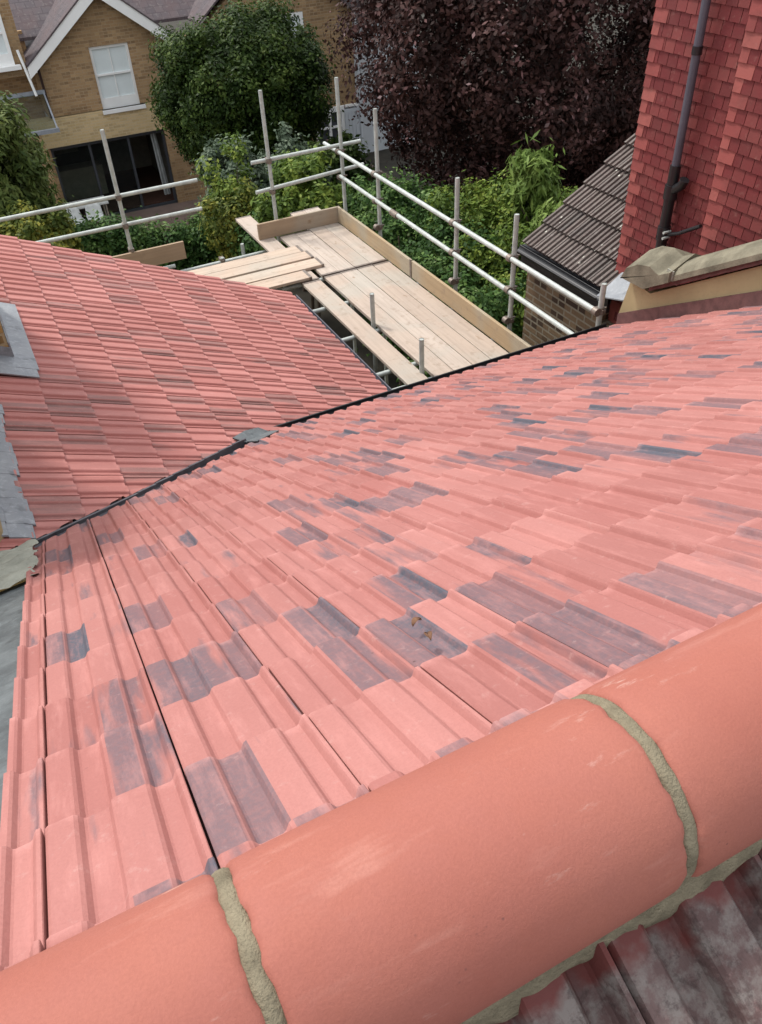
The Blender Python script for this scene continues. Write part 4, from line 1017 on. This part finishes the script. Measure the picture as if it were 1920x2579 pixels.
def hedge(name, label, a, b, mat, seed, n, per, size, lump=.32, cat='hedge', base=-9.0):
    t = thing(name, label, cat, ((a[0] + b[0]) / 2, (a[1] + b[1]) / 2, base)); rng = np.random.default_rng(seed)
    cs = np.stack([rng.uniform(a[i] + lump * .5, b[i] - lump * .5, n) for i in range(3)], axis=1)
    cs[:, 2] += .22 * np.sin(cs[:, 0] * 1.9 + cs[:, 1]) * (cs[:, 2] > (a[2] + b[2]) / 2)
    rs = lump * rng.uniform(.6, 1.3, n)
    leaves('foliage', mat, t, cs, rs, per, size, seed + 1, outc=((a[0] + b[0]) / 2, (a[1] + b[1]) / 2, a[2] - 1))
    g = MB(); r_ = random.Random(seed)
    for q in range(12):
        x, y = r_.uniform(a[0] + .3, b[0] - .3), r_.uniform(a[1] + .2, b[1] - .2)
        g.tube([(x, y, base), (x + r_.uniform(-.2, .2), y, (a[2] + b[2]) / 2), (x + r_.uniform(-.3, .3), y, b[2] - .3)], [.04, .03, .01], 6)
    g.build('stem', M['bark'], t); return t
hedge('hedge', 'dark ivy hedge running behind the left guard rails', (.3, 16.5, -7.9), (5.3, 17.4, -6.02), M['leaf_ivy'], 61, 330, 200, .06)
hedge('hedge', 'glossy green hedge along the outside of the right toe board', (5.9, 9.3, -8.0), (7.8, 14.2, -5.25), M['leaf_ivy'], 63, 300, 240, .055)
hedge('hedge', 'yellow green hedge between the guard rails and the brown tiled roof', (6.9, 8.2, -7.5), (9.2, 12.6, -4.92), M['leaf_bright'], 65, 280, 240, .052)
hedge('hedge', 'shaded darker hedge in front of the wooden fence, below the purple tree', (7.6, 12.8, -8.6), (10.6, 16.6, -6.35), M['leaf_ivy'], 67, 220, 190, .07)
shrub('bamboo', 'tall feathery bamboo rising above the hedge beside the brown roof', (8.10, 10.9, -4.75), (.42, .42, 1.0), 40, 150, .05, M['leaf_bamboo'], 71, droop=1.0, long=3.6, cat='bamboo')
shrub('bamboo', 'low arching bamboo clump between hedge and brown roof', (8.1, 9.9, -5.1), (.8, .7, .55), 44, 150, .05, M['leaf_bamboo'], 72, droop=1.0, long=3.4, cat='bamboo')
# dark fence in the middle
fe = thing('fence', 'dark wooden fence between the purple tree and the green hedge', 'fence', (9.9, 18.5, -9))
g = MB()
for q in range(60): g.box((9.9, 14.6 + q * .15, -9), (9.925 + .012 * (q % 2), 14.6 + q * .15 + .145, -7.25))
g.build('panel', M['fence'], fe)
for q in range(5): MB().box((9.80, 14.7 + q * 1.9, -9), (9.899, 14.8 + q * 1.9, -7.15)).build('post', M['fence'], fe)
MB().box((9.86, 14.6, -7.249), (9.97, 23.6, -7.20)).build('rail', M['fence'], fe)
gw = thing('garden_wall', 'low red brick garden wall running from the extension below the hedge', 'wall', (5.6, 7.9, -9))
MB().box((5.3, 7.13, -9), (5.5, 8.9, -6.6)).build('wall', M['red_brick'], gw); MB().box((5.27, 7.13, -6.599), (5.53, 8.93, -6.54)).build('coping', M['stone'], gw)
# low plants in the narrow side passage under the scaffold
shrub('shrub', 'small dark green shrub in the gap below the single scaffold board', (4.5, 9.2, -8.2), (.8, .9, .8), 40, 120, .08, M['leaf_bright'], 81)
